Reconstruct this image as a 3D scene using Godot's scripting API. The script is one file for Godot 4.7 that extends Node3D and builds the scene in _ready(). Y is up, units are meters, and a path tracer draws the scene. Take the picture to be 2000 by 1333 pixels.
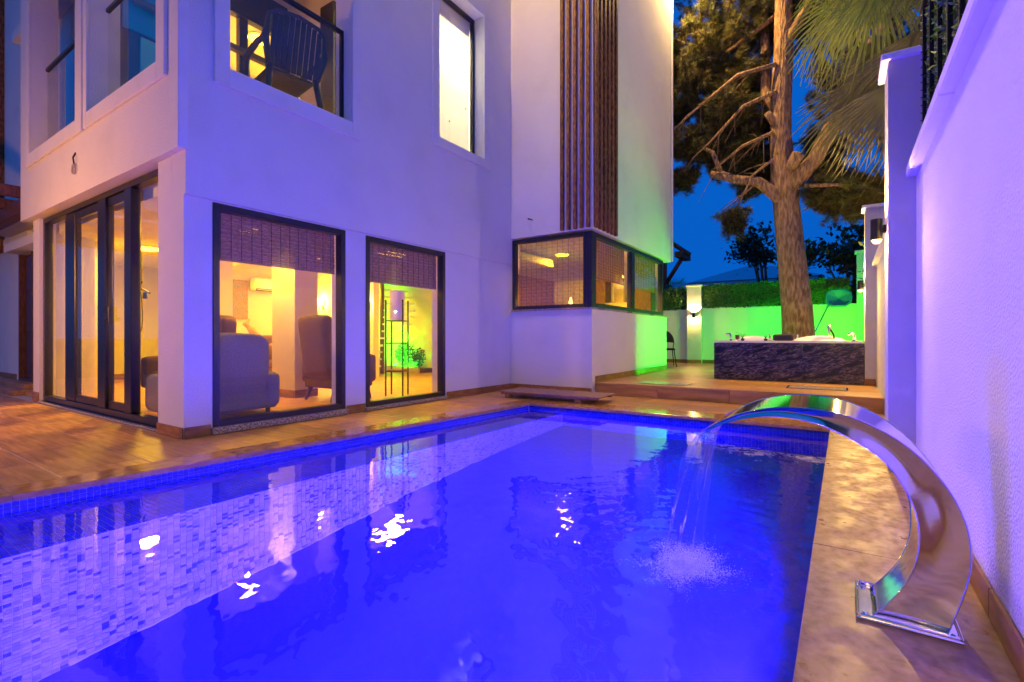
extends Node3D

var M := {}
var rng := RandomNumberGenerator.new()
var used := {}
var cache := {}

const XA := -4.96      # ground floor wall facing the pool
const XU := -4.93      # storey above it, a little proud
const ZP := -2.06      # pillar face towards the terrace
const ZD := -2.13      # sliding door plane
const ZU := -2.0       # storey above the sliding door
const ZB := -7.345     # kitchen bay, front
const XB := -3.375     # kitchen bay, side
const XR := 0.406      # garden wall on the right
const HP := 0.19       # raised platform
const WL := -0.085     # water level


func XL(z): return -4.04 - (z + 0.72) * 0.0667   # left edge of the pool runs a little askew


func _ready():
	rng.seed = 12
	# camera: level, lens shifted a touch so that the horizon sits above the middle
	var cam = Camera3D.new()
	cam.name = "camera"
	add_child(cam)
	cam.position = Vector3(0, 0.92, 0)
	cam.rotation.y = deg_to_rad(33.854)
	var near = 0.05
	cam.set_frustum(2.0 * near * 666.5 / 966.0, Vector2(0, -near * 6.5 / 966.0), near, 900.0)
	cam.current = true
	# dusk sky and exposure
	var env = Environment.new()
	var sky = Sky.new()
	var sm = ProceduralSkyMaterial.new()
	sm.sky_top_color = lin(0.001, 0.066, 0.335)
	sm.sky_horizon_color = lin(0.001, 0.061, 0.315)
	sm.sky_curve = 0.2
	sm.ground_horizon_color = lin(0.006, 0.05, 0.2)
	sm.ground_bottom_color = lin(0.004, 0.01, 0.03)
	sky.sky_material = sm
	env.background_mode = Environment.BG_SKY
	env.sky = sky
	env.background_energy_multiplier = 1.0
	env.tonemap_mode = Environment.TONE_MAPPER_LINEAR
	env.tonemap_exposure = 1.75
	env.sdfgi_enabled = true
	env.ssao_enabled = true
	env.ssil_enabled = true
	var we = WorldEnvironment.new()
	we.name = "environment"
	we.environment = env
	add_child(we)
	# colours of the lamps
	glow("pool_glow", lin(0.06, 0.03, 1.0), 6.0)
	glow("lamp_glow", lin(1.0, 0.60, 0.16), 14.0)
	glow("room_glow", lin(1.0, 0.53, 0.015), 18.0)
	glow("white_glow", lin(1.0, 0.88, 0.58), 12.0)
	glow("bulb_glow", lin(1.0, 0.6, 0.15), 8.0)
	glow("terrace_glow", lin(1.0, 0.40, 0.06), 8.0)
	glow("green_lens", lin(0.05, 1.0, 0.1), 6.0)
	make_materials()
	# setting
	build_ground()
	build_pool()
	build_water()
	build_platform()
	build_house()
	build_garden_walls()
	# things
	build_interior_things()
	build_waterfall()
	build_hot_tub()
	build_garden_things()
	pine()
	palm()
	build_far()


# ---------------------------------------------------------------- nodes
func numbered(n):
	if not used.has(n):
		used[n] = 0
		return n
	used[n] += 1
	return "%s_%03d" % [n, used[n]]


func tag(o, label, category = "", group = "", kind = ""):
	if label: o.set_meta("label", label)
	if category: o.set_meta("category", category)
	if group: o.set_meta("group", group)
	if kind: o.set_meta("kind", kind)
	return o


func thing(n, label, category, at = Vector3.ZERO, turn = 0.0, group = ""):
	var o = Node3D.new()
	o.name = numbered(n)
	add_child(o)
	o.position = at
	o.rotation.y = turn
	return tag(o, label, category, group)


func part(parent, n, mesh, mat, at = Vector3.ZERO, rot = Vector3.ZERO):
	var o = MeshInstance3D.new()
	o.name = n
	o.mesh = mesh
	o.material_override = mat
	parent.add_child(o, true)
	o.position = at
	o.rotation = rot
	return o


func single(n, label, category, mesh, mat, at = Vector3.ZERO, rot = Vector3.ZERO, group = ""):
	var o = MeshInstance3D.new()
	o.name = numbered(n)
	o.mesh = mesh
	o.material_override = mat
	add_child(o)
	o.position = at
	o.rotation = rot
	return tag(o, label, category, group)


func setting(n, mesh, mat):
	var o = MeshInstance3D.new()
	o.name = numbered(n)
	o.mesh = mesh
	o.material_override = mat
	add_child(o)
	o.set_meta("kind", "structure")
	return o


func copy_of(o, at, turn, label):
	var c = o.duplicate()
	var base = String(o.name)
	c.name = numbered(base)
	add_child(c)
	c.position = at
	c.rotation.y = turn
	c.set_meta("label", label)
	return c


# ---------------------------------------------------------------- meshes
func st_new():
	var st = SurfaceTool.new()
	st.begin(Mesh.PRIMITIVE_TRIANGLES)
	st.set_smooth_group(-1)
	return st


func done(st):
	st.generate_normals()
	return st.commit()


# a, b, c, d run counter-clockwise seen from outside
func quad(st, a, b, c, d):
	st.add_vertex(a); st.add_vertex(c); st.add_vertex(b)
	st.add_vertex(a); st.add_vertex(d); st.add_vertex(c)


func tri(st, a, b, c):
	st.add_vertex(a); st.add_vertex(c); st.add_vertex(b)


func add_box(st, lo, hi):
	var p = func(i): return Vector3(hi.x if i & 1 else lo.x, hi.y if i & 2 else lo.y, hi.z if i & 4 else lo.z)
	quad(st, p.call(4), p.call(5), p.call(7), p.call(6))
	quad(st, p.call(1), p.call(0), p.call(2), p.call(3))
	quad(st, p.call(5), p.call(1), p.call(3), p.call(7))
	quad(st, p.call(0), p.call(4), p.call(6), p.call(2))
	quad(st, p.call(6), p.call(7), p.call(3), p.call(2))
	quad(st, p.call(0), p.call(1), p.call(5), p.call(4))


# box centred on the origin with chamfered edges, shared between alike pieces
func bx(sx, sy, sz, c = 0.004):
	var key = "%.4f %.4f %.4f %.4f" % [sx, sy, sz, c]
	if cache.has(key): return cache[key]
	var st = st_new()
	var s = Vector3(sx, sy, sz) / 2
	c = minf(c, 0.45 * minf(sx, minf(sy, sz)))
	var i = s - Vector3(c, c, c)
	for ax in 3:
		var u = (ax + 1) % 3
		var v = (ax + 2) % 3
		for sg in [-1.0, 1.0]:
			var f = []
			for k in [[-1, -1], [1, -1], [1, 1], [-1, 1]]:
				var p = Vector3.ZERO
				p[ax] = sg * s[ax]; p[u] = k[0] * i[u]; p[v] = k[1] * i[v]
				f.append(p)
			if sg > 0: quad(st, f[0], f[1], f[2], f[3])
			else: quad(st, f[3], f[2], f[1], f[0])
		# edges along axis ax
		for k in [[-1, -1], [1, -1], [1, 1], [-1, 1]]:
			var e = []
			for q in [[0, -1], [0, 1], [1, 1], [1, -1]]:
				var p = Vector3.ZERO
				p[ax] = q[1] * i[ax]
				p[u] = k[0] * (s[u] if q[0] == 0 else i[u])
				p[v] = k[1] * (i[v] if q[0] == 0 else s[v])
				e.append(p)
			if k[0] * k[1] > 0: quad(st, e[3], e[2], e[1], e[0])
			else: quad(st, e[0], e[1], e[2], e[3])
	for x in [-1, 1]:
		for y in [-1, 1]:
			for z in [-1, 1]:
				var a = Vector3(x * s.x, y * i.y, z * i.z)
				var b = Vector3(x * i.x, y * s.y, z * i.z)
				var d = Vector3(x * i.x, y * i.y, z * s.z)
				if x * y * z > 0: tri(st, a, b, d)
				else: tri(st, a, d, b)
	cache[key] = done(st)
	return cache[key]


# soft cushion: a cube whose corners are rounded by r and whose faces bulge
func cushion(sx, sy, sz, r, bulge = 0.0, n = 9):
	var st = SurfaceTool.new()
	st.begin(Mesh.PRIMITIVE_TRIANGLES)
	st.set_smooth_group(0)
	var s = Vector3(sx, sy, sz) / 2
	var at = func(p):
		var q = Vector3(p.x * s.x, p.y * s.y, p.z * s.z)
		var inner = Vector3(clampf(q.x, -s.x + r, s.x - r), clampf(q.y, -s.y + r, s.y - r), clampf(q.z, -s.z + r, s.z - r))
		var d = (q - inner)
		if d.length() > 1e-6: q = inner + d.normalized() * minf(d.length(), r)
		var w = (1 - p.x * p.x) * (1 - p.y * p.y) + (1 - p.y * p.y) * (1 - p.z * p.z) + (1 - p.x * p.x) * (1 - p.z * p.z)
		return q * (1.0 + bulge * w)
	for ax in 3:
		var u = (ax + 1) % 3
		var v = (ax + 2) % 3
		for sg in [-1.0, 1.0]:
			for a in n:
				for b in n:
					var f = []
					for k in [[0, 0], [1, 0], [1, 1], [0, 1]]:
						var p = Vector3.ZERO
						p[ax] = sg
						p[u] = -1.0 + 2.0 * (a + k[0]) / n
						p[v] = -1.0 + 2.0 * (b + k[1]) / n
						f.append(at.call(p))
					if sg > 0: quad(st, f[0], f[1], f[2], f[3])
					else: quad(st, f[3], f[2], f[1], f[0])
	st.generate_normals()
	return st.commit()


func add_tube(st, pts, radii, sides = 8, caps = true):
	var rings = []
	var side = Vector3.UP
	var n = pts.size()
	for i in n:
		var t = (pts[mini(i + 1, n - 1)] - pts[maxi(i - 1, 0)]).normalized()
		if i == 0:
			side = t.cross(Vector3.RIGHT if absf(t.x) < 0.8 else Vector3.FORWARD).normalized()
		else:
			side = (side - t * side.dot(t)).normalized()
		var up = t.cross(side)
		var r = radii[i] if radii is Array else radii
		var ring = []
		for k in sides:
			var a = TAU * k / sides
			ring.append(pts[i] + (side * cos(a) + up * sin(a)) * r)
		rings.append(ring)
	for i in n - 1:
		for k in sides:
			var k2 = (k + 1) % sides
			quad(st, rings[i][k], rings[i][k2], rings[i + 1][k2], rings[i + 1][k])
	if caps:
		for k in range(1, sides - 1):
			tri(st, rings[0][0], rings[0][k + 1], rings[0][k])
			tri(st, rings[n - 1][0], rings[n - 1][k], rings[n - 1][k + 1])


func tube(pts, radii, sides = 8, smooth = true):
	var st = st_new()
	if smooth: st.set_smooth_group(0)
	add_tube(st, pts, radii, sides, true)
	return done(st)


# profile of [radius, height] pairs turned round the y axis
func lathe(profile, sides = 20):
	var st = SurfaceTool.new()
	st.begin(Mesh.PRIMITIVE_TRIANGLES)
	st.set_smooth_group(-1)
	for i in profile.size() - 1:
		for k in sides:
			var a = TAU * k / sides
			var b = TAU * (k + 1) / sides
			var p = profile[i]
			var q = profile[i + 1]
			var p0 = Vector3(p[0] * cos(a), p[1], -p[0] * sin(a))
			var p1 = Vector3(p[0] * cos(b), p[1], -p[0] * sin(b))
			var q0 = Vector3(q[0] * cos(a), q[1], -q[0] * sin(a))
			var q1 = Vector3(q[0] * cos(b), q[1], -q[0] * sin(b))
			if p[0] < 1e-5: tri(st, p0, q1, q0)
			elif q[0] < 1e-5: tri(st, p0, p1, q0)
			else: quad(st, p0, p1, q1, q0)
	return done(st)


# prism over a polygon of (x, z) points, chamfered round its top
func add_prism(st, poly, y0, y1, c = 0.0):
	var p = poly
	if Geometry2D.is_polygon_clockwise(p):
		p = p.duplicate()
		p.reverse()
	# counter-clockwise in (x, z) is clockwise seen from above
	var top = p
	if c > 0:
		var o = Geometry2D.offset_polygon(p, -c, Geometry2D.JOIN_MITER)
		if o.size() == 1 and o[0].size() == p.size():
			var q = o[0]
			if Geometry2D.is_polygon_clockwise(q): q.reverse()
			# line the corners up
			var best = 0
			for k in q.size():
				if q[k].distance_to(p[0]) < q[best].distance_to(p[0]): best = k
			top = PackedVector2Array()
			for k in q.size(): top.append(q[(k + best) % q.size()])
		else:
			c = 0.0
	var n = p.size()
	for k in n:
		var a = p[k]
		var b = p[(k + 1) % n]
		quad(st, Vector3(b.x, y0, b.y), Vector3(a.x, y0, a.y), Vector3(a.x, y1 - c, a.y), Vector3(b.x, y1 - c, b.y))
		if c > 0:
			var ta = top[k]
			var tb = top[(k + 1) % n]
			quad(st, Vector3(b.x, y1 - c, b.y), Vector3(a.x, y1 - c, a.y), Vector3(ta.x, y1, ta.y), Vector3(tb.x, y1, tb.y))
	var ix = Geometry2D.triangulate_polygon(top)
	for k in range(0, ix.size(), 3):
		var a = top[ix[k]]
		var b = top[ix[k + 1]]
		var d = top[ix[k + 2]]
		var A = Vector3(a.x, y1, a.y)
		var B = Vector3(b.x, y1, b.y)
		var D = Vector3(d.x, y1, d.y)
		if (B - A).cross(D - A).y > 0: tri(st, A, B, D)
		else: tri(st, A, D, B)


func prism(poly, y0, y1, c = 0.0):
	var st = st_new()
	add_prism(st, poly, y0, y1, c)
	return done(st)


# a wall with openings: axis "x" stands across x (u is z), axis "z" across z (u is x); front is the outer face
func wall_mesh(axis, front, back, u0, u1, y0, y1, holes = []):
	var us = [u0, u1]
	var ys = [y0, y1]
	for h in holes:
		us.append_array([h[0], h[1]])
		ys.append_array([h[2], h[3]])
	us.sort()
	ys.sort()
	var st = st_new()
	var P = func(u, y, d): return Vector3(d, y, u) if axis == "x" else Vector3(u, y, d)
	var solid = func(i, j):
		if i < 0 or j < 0 or i >= us.size() - 1 or j >= ys.size() - 1: return false
		var u = (us[i] + us[i + 1]) / 2
		var y = (ys[j] + ys[j + 1]) / 2
		if us[i + 1] - us[i] < 1e-6 or ys[j + 1] - ys[j] < 1e-6: return true
		for h in holes:
			if u > h[0] and u < h[1] and y > h[2] and y < h[3]: return false
		return true
	# which way round is outside
	var flip = (axis == "x") == (front > back)
	var Q = func(a, b, c, d):
		if flip: quad(st, d, c, b, a)
		else: quad(st, a, b, c, d)
	for i in us.size() - 1:
		for j in ys.size() - 1:
			var a = us[i]; var b = us[i + 1]; var c = ys[j]; var d = ys[j + 1]
			if b - a < 1e-6 or d - c < 1e-6 or not solid.call(i, j): continue
			Q.call(P.call(a, c, front), P.call(b, c, front), P.call(b, d, front), P.call(a, d, front))
			Q.call(P.call(b, c, back), P.call(a, c, back), P.call(a, d, back), P.call(b, d, back))
			var step = func(k, dir, arr):
				var m = k + dir
				while m >= 0 and m < arr.size() - 1 and arr[m + 1] - arr[m] < 1e-6: m += dir
				return m
			if not solid.call(step.call(i, -1, us), j): Q.call(P.call(a, c, back), P.call(a, c, front), P.call(a, d, front), P.call(a, d, back))
			if not solid.call(step.call(i, 1, us), j): Q.call(P.call(b, c, front), P.call(b, c, back), P.call(b, d, back), P.call(b, d, front))
			if not solid.call(i, step.call(j, -1, ys)): Q.call(P.call(a, c, back), P.call(b, c, back), P.call(b, c, front), P.call(a, c, front))
			if not solid.call(i, step.call(j, 1, ys)): Q.call(P.call(a, d, front), P.call(b, d, front), P.call(b, d, back), P.call(a, d, back))
	return done(st)


func box_mesh(lo, hi):
	var st = st_new()
	add_box(st, lo, hi)
	return done(st)


# a bevelled bar between two corners, placed in its parent
func bar(parent, n, lo, hi, mat, c = 0.004):
	var s = (hi - lo).abs()
	return part(parent, n, bx(s.x, s.y, s.z, c), mat, (lo + hi) / 2)


func pane(parent, n, a, b, c, d, mat):
	var st = st_new()
	quad(st, a, b, c, d)
	return part(parent, n, done(st), mat)


# many small tiles at once: each [centre, half u vector, half v vector, out vector, colour]
func tiles_mesh(list):
	var V = PackedVector3Array()
	var N = PackedVector3Array()
	var K = PackedColorArray()
	for t in list:
		var c = t[0]; var u = t[1]; var v = t[2]; var w = t[3]
		var a = [c - u - v, c + u - v, c + u + v, c - u + v]
		var b = [a[0] + w, a[1] + w, a[2] + w, a[3] + w]
		var face = func(p, q, r, s, n):
			for x in [p, r, q, p, s, r]:
				V.append(x); N.append(n); K.append(t[4])
		face.call(b[0], b[1], b[2], b[3], w.normalized())
		face.call(a[0], a[1], b[1], b[0], -v.normalized())
		face.call(a[1], a[2], b[2], b[1], u.normalized())
		face.call(a[2], a[3], b[3], b[2], v.normalized())
		face.call(a[3], a[0], b[0], b[3], -u.normalized())
	var arr = []
	arr.resize(Mesh.ARRAY_MAX)
	arr[Mesh.ARRAY_VERTEX] = V
	arr[Mesh.ARRAY_NORMAL] = N
	arr[Mesh.ARRAY_COLOR] = K
	var m = ArrayMesh.new()
	m.add_surface_from_arrays(Mesh.PRIMITIVE_TRIANGLES, arr)
	return m


# surface nets over a field of tapered capsules [a, b, ra, rb] joined smoothly
func body_mesh(caps, cell, k):
	var lo = Vector3(1e9, 1e9, 1e9)
	var hi = -lo
	for c in caps:
		for q in [[c[0], c[2]], [c[1], c[3]]]:
			lo = lo.min(q[0] - Vector3.ONE * (q[1] + 3 * cell))
			hi = hi.max(q[0] + Vector3.ONE * (q[1] + 3 * cell))
	var nx = int((hi.x - lo.x) / cell) + 2
	var ny = int((hi.y - lo.y) / cell) + 2
	var nz = int((hi.z - lo.z) / cell) + 2
	var F = PackedFloat32Array()
	F.resize(nx * ny * nz)
	F.fill(1.0)
	for c in caps:
		var R = maxf(c[2], c[3]) + 4 * cell + k
		var a = ((c[0].min(c[1]) - Vector3.ONE * R - lo) / cell).max(Vector3.ZERO)
		var b = (c[0].max(c[1]) + Vector3.ONE * R - lo) / cell
		var ab = c[1] - c[0]
		var l2 = maxf(ab.length_squared(), 1e-9)
		for z in range(int(a.z), mini(int(b.z) + 1, nz)):
			for y in range(int(a.y), mini(int(b.y) + 1, ny)):
				for x in range(int(a.x), mini(int(b.x) + 1, nx)):
					var p = lo + Vector3(x, y, z) * cell
					var t = clampf((p - c[0]).dot(ab) / l2, 0, 1)
					var d = (p - c[0] - ab * t).length() - lerpf(c[2], c[3], t)
					var i = x + nx * (y + ny * z)
					var e = F[i]
					var h = maxf(k - absf(d - e), 0.0) / k
					F[i] = minf(d, e) - h * h * k * 0.25
	var id = {}
	var st = SurfaceTool.new()
	st.begin(Mesh.PRIMITIVE_TRIANGLES)
	st.set_smooth_group(0)
	var vert = func(x, y, z):
		var sum = Vector3.ZERO
		var n = 0
		for e in [[0, 1], [2, 3], [4, 5], [6, 7], [0, 2], [1, 3], [4, 6], [5, 7], [0, 4], [1, 5], [2, 6], [3, 7]]:
			var pa = Vector3(x + (e[0] & 1), y + ((e[0] >> 1) & 1), z + (e[0] >> 2))
			var pb = Vector3(x + (e[1] & 1), y + ((e[1] >> 1) & 1), z + (e[1] >> 2))
			var fa = F[int(pa.x) + nx * (int(pa.y) + ny * int(pa.z))]
			var fb = F[int(pb.x) + nx * (int(pb.y) + ny * int(pb.z))]
			if (fa < 0) != (fb < 0):
				sum += pa.lerp(pb, fa / (fa - fb))
				n += 1
		return lo + sum / maxi(n, 1) * cell
	var at = func(x, y, z):
		var key = x + nx * (y + ny * z)
		if not id.has(key): id[key] = vert.call(x, y, z)
		return id[key]
	for z in range(1, nz - 1):
		for y in range(1, ny - 1):
			for x in range(1, nx - 1):
				var f = F[x + nx * (y + ny * z)]
				for ax in 3:
					var x2 = x + (1 if ax == 0 else 0)
					var y2 = y + (1 if ax == 1 else 0)
					var z2 = z + (1 if ax == 2 else 0)
					var g = F[x2 + nx * (y2 + ny * z2)]
					if (f < 0) == (g < 0): continue
					var q
					if ax == 0: q = [at.call(x, y - 1, z - 1), at.call(x, y, z - 1), at.call(x, y, z), at.call(x, y - 1, z)]
					elif ax == 1: q = [at.call(x - 1, y, z - 1), at.call(x - 1, y, z), at.call(x, y, z), at.call(x, y, z - 1)]
					else: q = [at.call(x - 1, y - 1, z), at.call(x, y - 1, z), at.call(x, y, z), at.call(x - 1, y, z)]
					if f < 0: quad(st, q[0], q[1], q[2], q[3])
					else: quad(st, q[3], q[2], q[1], q[0])
	st.generate_normals()
	return st.commit()


# ---------------------------------------------------------------- materials
func lin(r, g, b, a = 1.0): return Color(r, g, b, a).linear_to_srgb()


func mat(n, color, rough = 0.7, metal = 0.0):
	var m = StandardMaterial3D.new()
	m.resource_name = n
	m.albedo_color = color
	m.roughness = rough
	m.metallic = metal
	M[n] = m
	return m


func noise_tex(freq, octaves, ramp = [], size = 512, kind = FastNoiseLite.TYPE_SIMPLEX_SMOOTH, sd = 1, normal = 0.0, warp = 0.0):
	var f = FastNoiseLite.new()
	f.noise_type = kind
	f.seed = sd
	f.frequency = freq
	f.fractal_octaves = octaves
	if warp > 0:
		f.domain_warp_enabled = true
		f.domain_warp_amplitude = warp
		f.domain_warp_frequency = 0.008
	var t = NoiseTexture2D.new()
	t.width = size
	t.height = size
	t.seamless = true
	t.noise = f
	if normal > 0:
		t.as_normal_map = true
		t.bump_strength = normal
	if ramp.size():
		var g = Gradient.new()
		var o = PackedFloat32Array()
		var c = PackedColorArray()
		for r in ramp:
			o.append(r[0]); c.append(r[1])
		g.offsets = o
		g.colors = c
		t.color_ramp = g
	return t


func textured(m, tex, scale, bump = null, bump_cm = 0.0):
	m.albedo_texture = tex
	m.uv1_triplanar = true
	m.uv1_world_triplanar = true
	m.uv1_scale = scale
	if bump:
		m.heightmap_enabled = true
		m.heightmap_texture = bump
		m.heightmap_scale = bump_cm
	return m


func glow(n, color, energy):
	var m = mat(n, color, 0.5)
	m.emission_enabled = true
	m.emission = color
	m.emission_energy_multiplier = energy
	return m


func omni(parent, n, at, color, energy, size = 0.05):
	var l = OmniLight3D.new()
	l.name = n
	l.light_color = color
	l.light_energy = energy
	l.light_size = size
	l.omni_range = 30
	l.omni_attenuation = 2
	l.shadow_enabled = true
	parent.add_child(l, true)
	l.position = at
	return l


func spot(parent, n, at, towards, color, energy, angle, size = 0.04, blend = 0.6):
	var l = SpotLight3D.new()
	l.name = n
	l.light_color = color
	l.light_energy = energy
	l.light_size = size
	l.spot_range = 30
	l.spot_attenuation = 2
	l.spot_angle = angle
	l.spot_angle_attenuation = blend
	l.shadow_enabled = true
	parent.add_child(l, true)
	l.position = at
	var up = Vector3.UP if absf(towards.normalized().y) < 0.95 else Vector3.RIGHT
	l.basis = Basis.looking_at(towards, up)
	return l


func area(parent, n, at, towards, sx, sy, color, energy):
	var l = AreaLight3D.new()
	l.name = n
	l.light_color = color
	l.light_energy = energy
	l.area_size = Vector2(sx, sy)
	l.area_range = 30
	l.shadow_enabled = true
	parent.add_child(l, true)
	l.position = at
	var up = Vector3.UP if absf(towards.normalized().y) < 0.95 else Vector3.RIGHT
	l.basis = Basis.looking_at(towards, up)
	return l


func make_materials():
	var grain = noise_tex(0.02, 5, [], 512, FastNoiseLite.TYPE_SIMPLEX_SMOOTH, 3)
	var fine = noise_tex(0.30, 3, [], 1024, FastNoiseLite.TYPE_SIMPLEX, 5)
	M.fine = fine
	var stains = noise_tex(0.004, 5, [[0.0, Color(0.905, 0.90, 0.89)], [0.4, Color(0.935, 0.93, 0.92)], [1.0, Color(0.95, 0.945, 0.935)]], 1024, FastNoiseLite.TYPE_SIMPLEX_SMOOTH, 11)
	textured(mat("stucco", lin(0.86, 0.86, 0.86), 0.9), stains, Vector3(0.23, 0.23, 0.23), fine, 0.7)
	textured(mat("stucco_coarse", lin(0.86, 0.86, 0.86), 0.92), stains, Vector3(1.1, 0.8, 1.1), fine, 1.0)
	textured(mat("trim_paint", lin(0.86, 0.86, 0.87), 0.75), stains, Vector3(0.5, 0.5, 0.5), fine, 0.06)
	textured(mat("room_paint", lin(0.80, 0.72, 0.52), 0.85), stains, Vector3(0.3, 0.3, 0.3), fine, 0.03)
	mat("ceiling_paint", lin(0.8, 0.78, 0.7), 0.9)
	mat("frame", lin(0.012, 0.013, 0.02), 0.35)
	mat("black_metal", lin(0.012, 0.012, 0.013), 0.4, 0.5)
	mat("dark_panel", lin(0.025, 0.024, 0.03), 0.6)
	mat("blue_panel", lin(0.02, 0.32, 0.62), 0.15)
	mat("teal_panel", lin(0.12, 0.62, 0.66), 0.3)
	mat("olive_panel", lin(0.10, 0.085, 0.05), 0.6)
	mat("steel", lin(0.78, 0.76, 0.74), 0.07, 1.0)
	mat("chrome", lin(0.8, 0.8, 0.82), 0.12, 1.0)
	mat("white_plastic", lin(0.8, 0.8, 0.78), 0.35)
	mat("acrylic", lin(0.82, 0.82, 0.8), 0.15)
	mat("black_plastic", lin(0.015, 0.015, 0.017), 0.45)
	mat("blue_plastic", lin(0.02, 0.16, 0.35), 0.4)
	mat("rattan_plastic", lin(0.018, 0.018, 0.026), 0.5)
	var g = mat("glass", Color(1, 1, 1, 0.03), 0.0)
	g.transparency = BaseMaterial3D.TRANSPARENCY_ALPHA
	var bg = mat("smoked_glass", Color(0.08, 0.3, 0.4, 0.16), 0.0)
	bg.transparency = BaseMaterial3D.TRANSPARENCY_ALPHA
	var w = mat("water", Color(0.92, 0.95, 1.0, 0.0), 0.0)
	w.transparency = BaseMaterial3D.TRANSPARENCY_ALPHA
	w.refraction_enabled = true
	w.refraction_scale = 0.033
	var fw = mat("falling_water", Color(0.9, 0.95, 1.0, 0.03), 0.02)
	fw.transparency = BaseMaterial3D.TRANSPARENCY_ALPHA
	var pd = mat("puddle_film", Color(1, 1, 1, 0.0), 0.0)
	pd.transparency = BaseMaterial3D.TRANSPARENCY_ALPHA
	var fp = mat("frosted", lin(0.85, 0.84, 0.78), 0.4)
	fp.backlight_enabled = true
	fp.backlight = Color(0.9, 0.9, 0.85)
	var fm = mat("foam", Color(0.9, 0.9, 0.95, 1.0), 0.6)
	fm.backlight_enabled = true
	fm.backlight = Color(0.8, 0.8, 0.9)
	# wet and dry patches of the stone
	var wet = noise_tex(0.006, 5, [[0.0, Color(0.25, 0.25, 0.25)], [0.42, Color(0.32, 0.32, 0.32)], [0.56, Color(0.44, 0.44, 0.44)], [1.0, Color(0.52, 0.52, 0.52)]], 1024, FastNoiseLite.TYPE_SIMPLEX_SMOOTH, 15)
	var wet_deck = noise_tex(0.008, 5, [[0.0, Color(0.36, 0.36, 0.36)], [1.0, Color(0.52, 0.52, 0.52)]], 1024, FastNoiseLite.TYPE_SIMPLEX_SMOOTH, 16)
	# wood-look floor tiles: three prints
	for k in 3:
		var t = [0.86, 1.0, 1.16][k]
		var ramp = [[0.0, lin(0.24 * t, 0.11 * t, 0.03 * t)], [0.38, lin(0.36 * t, 0.175 * t, 0.05 * t)], [0.6, lin(0.43 * t, 0.22 * t, 0.07 * t)], [1.0, lin(0.52 * t, 0.29 * t, 0.10 * t)]]
		var tex = noise_tex(0.012, 6, ramp, 1024, FastNoiseLite.TYPE_SIMPLEX_SMOOTH, 21 + k)
		textured(mat("deck%d" % k, Color.WHITE, 0.5), tex, Vector3(0.11, 0.9, 1.5), grain, 0.05)
		textured(mat("coping%d" % k, Color.WHITE, 0.13), tex, Vector3(0.9, 0.9, 0.5), grain, 0.03)
		textured(mat("skirting%d" % k, lin(0.75, 0.68, 0.62), 0.4), tex, Vector3(0.4, 1.6, 0.4), grain, 0.04)
		var tr = [[0.0, lin(0.13 * t, 0.065 * t, 0.03 * t)], [0.35, lin(0.22 * t, 0.125 * t, 0.06 * t)], [0.65, lin(0.29 * t, 0.175 * t, 0.09 * t)], [1.0, lin(0.36 * t, 0.24 * t, 0.14 * t)]]
		textured(mat("travertine%d" % k, Color.WHITE, 0.42), noise_tex(0.018, 7, tr, 1024, FastNoiseLite.TYPE_SIMPLEX_SMOOTH, 31 + k, 0.0, 25.0), Vector3(0.9, 0.9, 0.75), fine, 0.06)
		M["travertine%d" % k].roughness = 1.0
		M["travertine%d" % k].roughness_texture = wet
		M["deck%d" % k].roughness = 1.0
		M["deck%d" % k].roughness_texture = wet_deck
		var wr = [[0.0, lin(0.05 * t, 0.015 * t, 0.003 * t)], [0.40, lin(0.14 * t, 0.047 * t, 0.008 * t)], [0.6, lin(0.26 * t, 0.095 * t, 0.018 * t)], [1.0, lin(0.42 * t, 0.18 * t, 0.045 * t)]]
		textured(mat("slat%d" % k, Color.WHITE, 0.55), noise_tex(0.02, 5, wr, 512, FastNoiseLite.TYPE_SIMPLEX_SMOOTH, 41 + k), Vector3(3.0, 0.7, 3.0), grain, 0.3)
		textured(mat("reed%d" % k, lin(0.9 * t, 0.8 * t, 0.75 * t), 0.7), noise_tex(0.03, 4, [[0.0, lin(0.20, 0.08, 0.025)], [0.5, lin(0.48, 0.23, 0.07)], [1.0, lin(0.66, 0.38, 0.14)]], 256, FastNoiseLite.TYPE_SIMPLEX_SMOOTH, 51 + k), Vector3(2, 9, 2))
		M["reed%d" % k].backlight_enabled = true
		M["reed%d" % k].backlight = Color(0.35, 0.22, 0.12)
	var wd = [[0.0, lin(0.05, 0.018, 0.008)], [0.5, lin(0.11, 0.04, 0.016)], [1.0, lin(0.17, 0.065, 0.028)]]
	textured(mat("brown_wood", Color.WHITE, 0.5), noise_tex(0.02, 5, wd, 512, FastNoiseLite.TYPE_SIMPLEX_SMOOTH, 61), Vector3(2.0, 0.5, 2.0), grain, 0.08)
	var ow = [[0.0, lin(0.10, 0.05, 0.035)], [0.5, lin(0.22, 0.12, 0.085)], [1.0, lin(0.34, 0.22, 0.16)]]
	textured(mat("old_board", Color.WHITE, 0.7), noise_tex(0.03, 5, ow, 512, FastNoiseLite.TYPE_SIMPLEX_SMOOTH, 63), Vector3(0.7, 4.0, 6.0), grain, 0.15)
	# marbles
	var mb = [[0.0, lin(0.006, 0.006, 0.012)], [0.36, lin(0.013, 0.012, 0.022)], [0.44, lin(0.05, 0.042, 0.05)], [0.47, lin(0.24, 0.19, 0.17)], [0.50, lin(0.04, 0.035, 0.045)], [0.60, lin(0.015, 0.014, 0.024)], [0.66, lin(0.07, 0.06, 0.06)], [0.70, lin(0.28, 0.22, 0.19)], [0.73, lin(0.05, 0.04, 0.05)], [1.0, lin(0.012, 0.012, 0.02)]]
	var mm = mat("dark_marble", Color.WHITE, 0.22)
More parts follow.
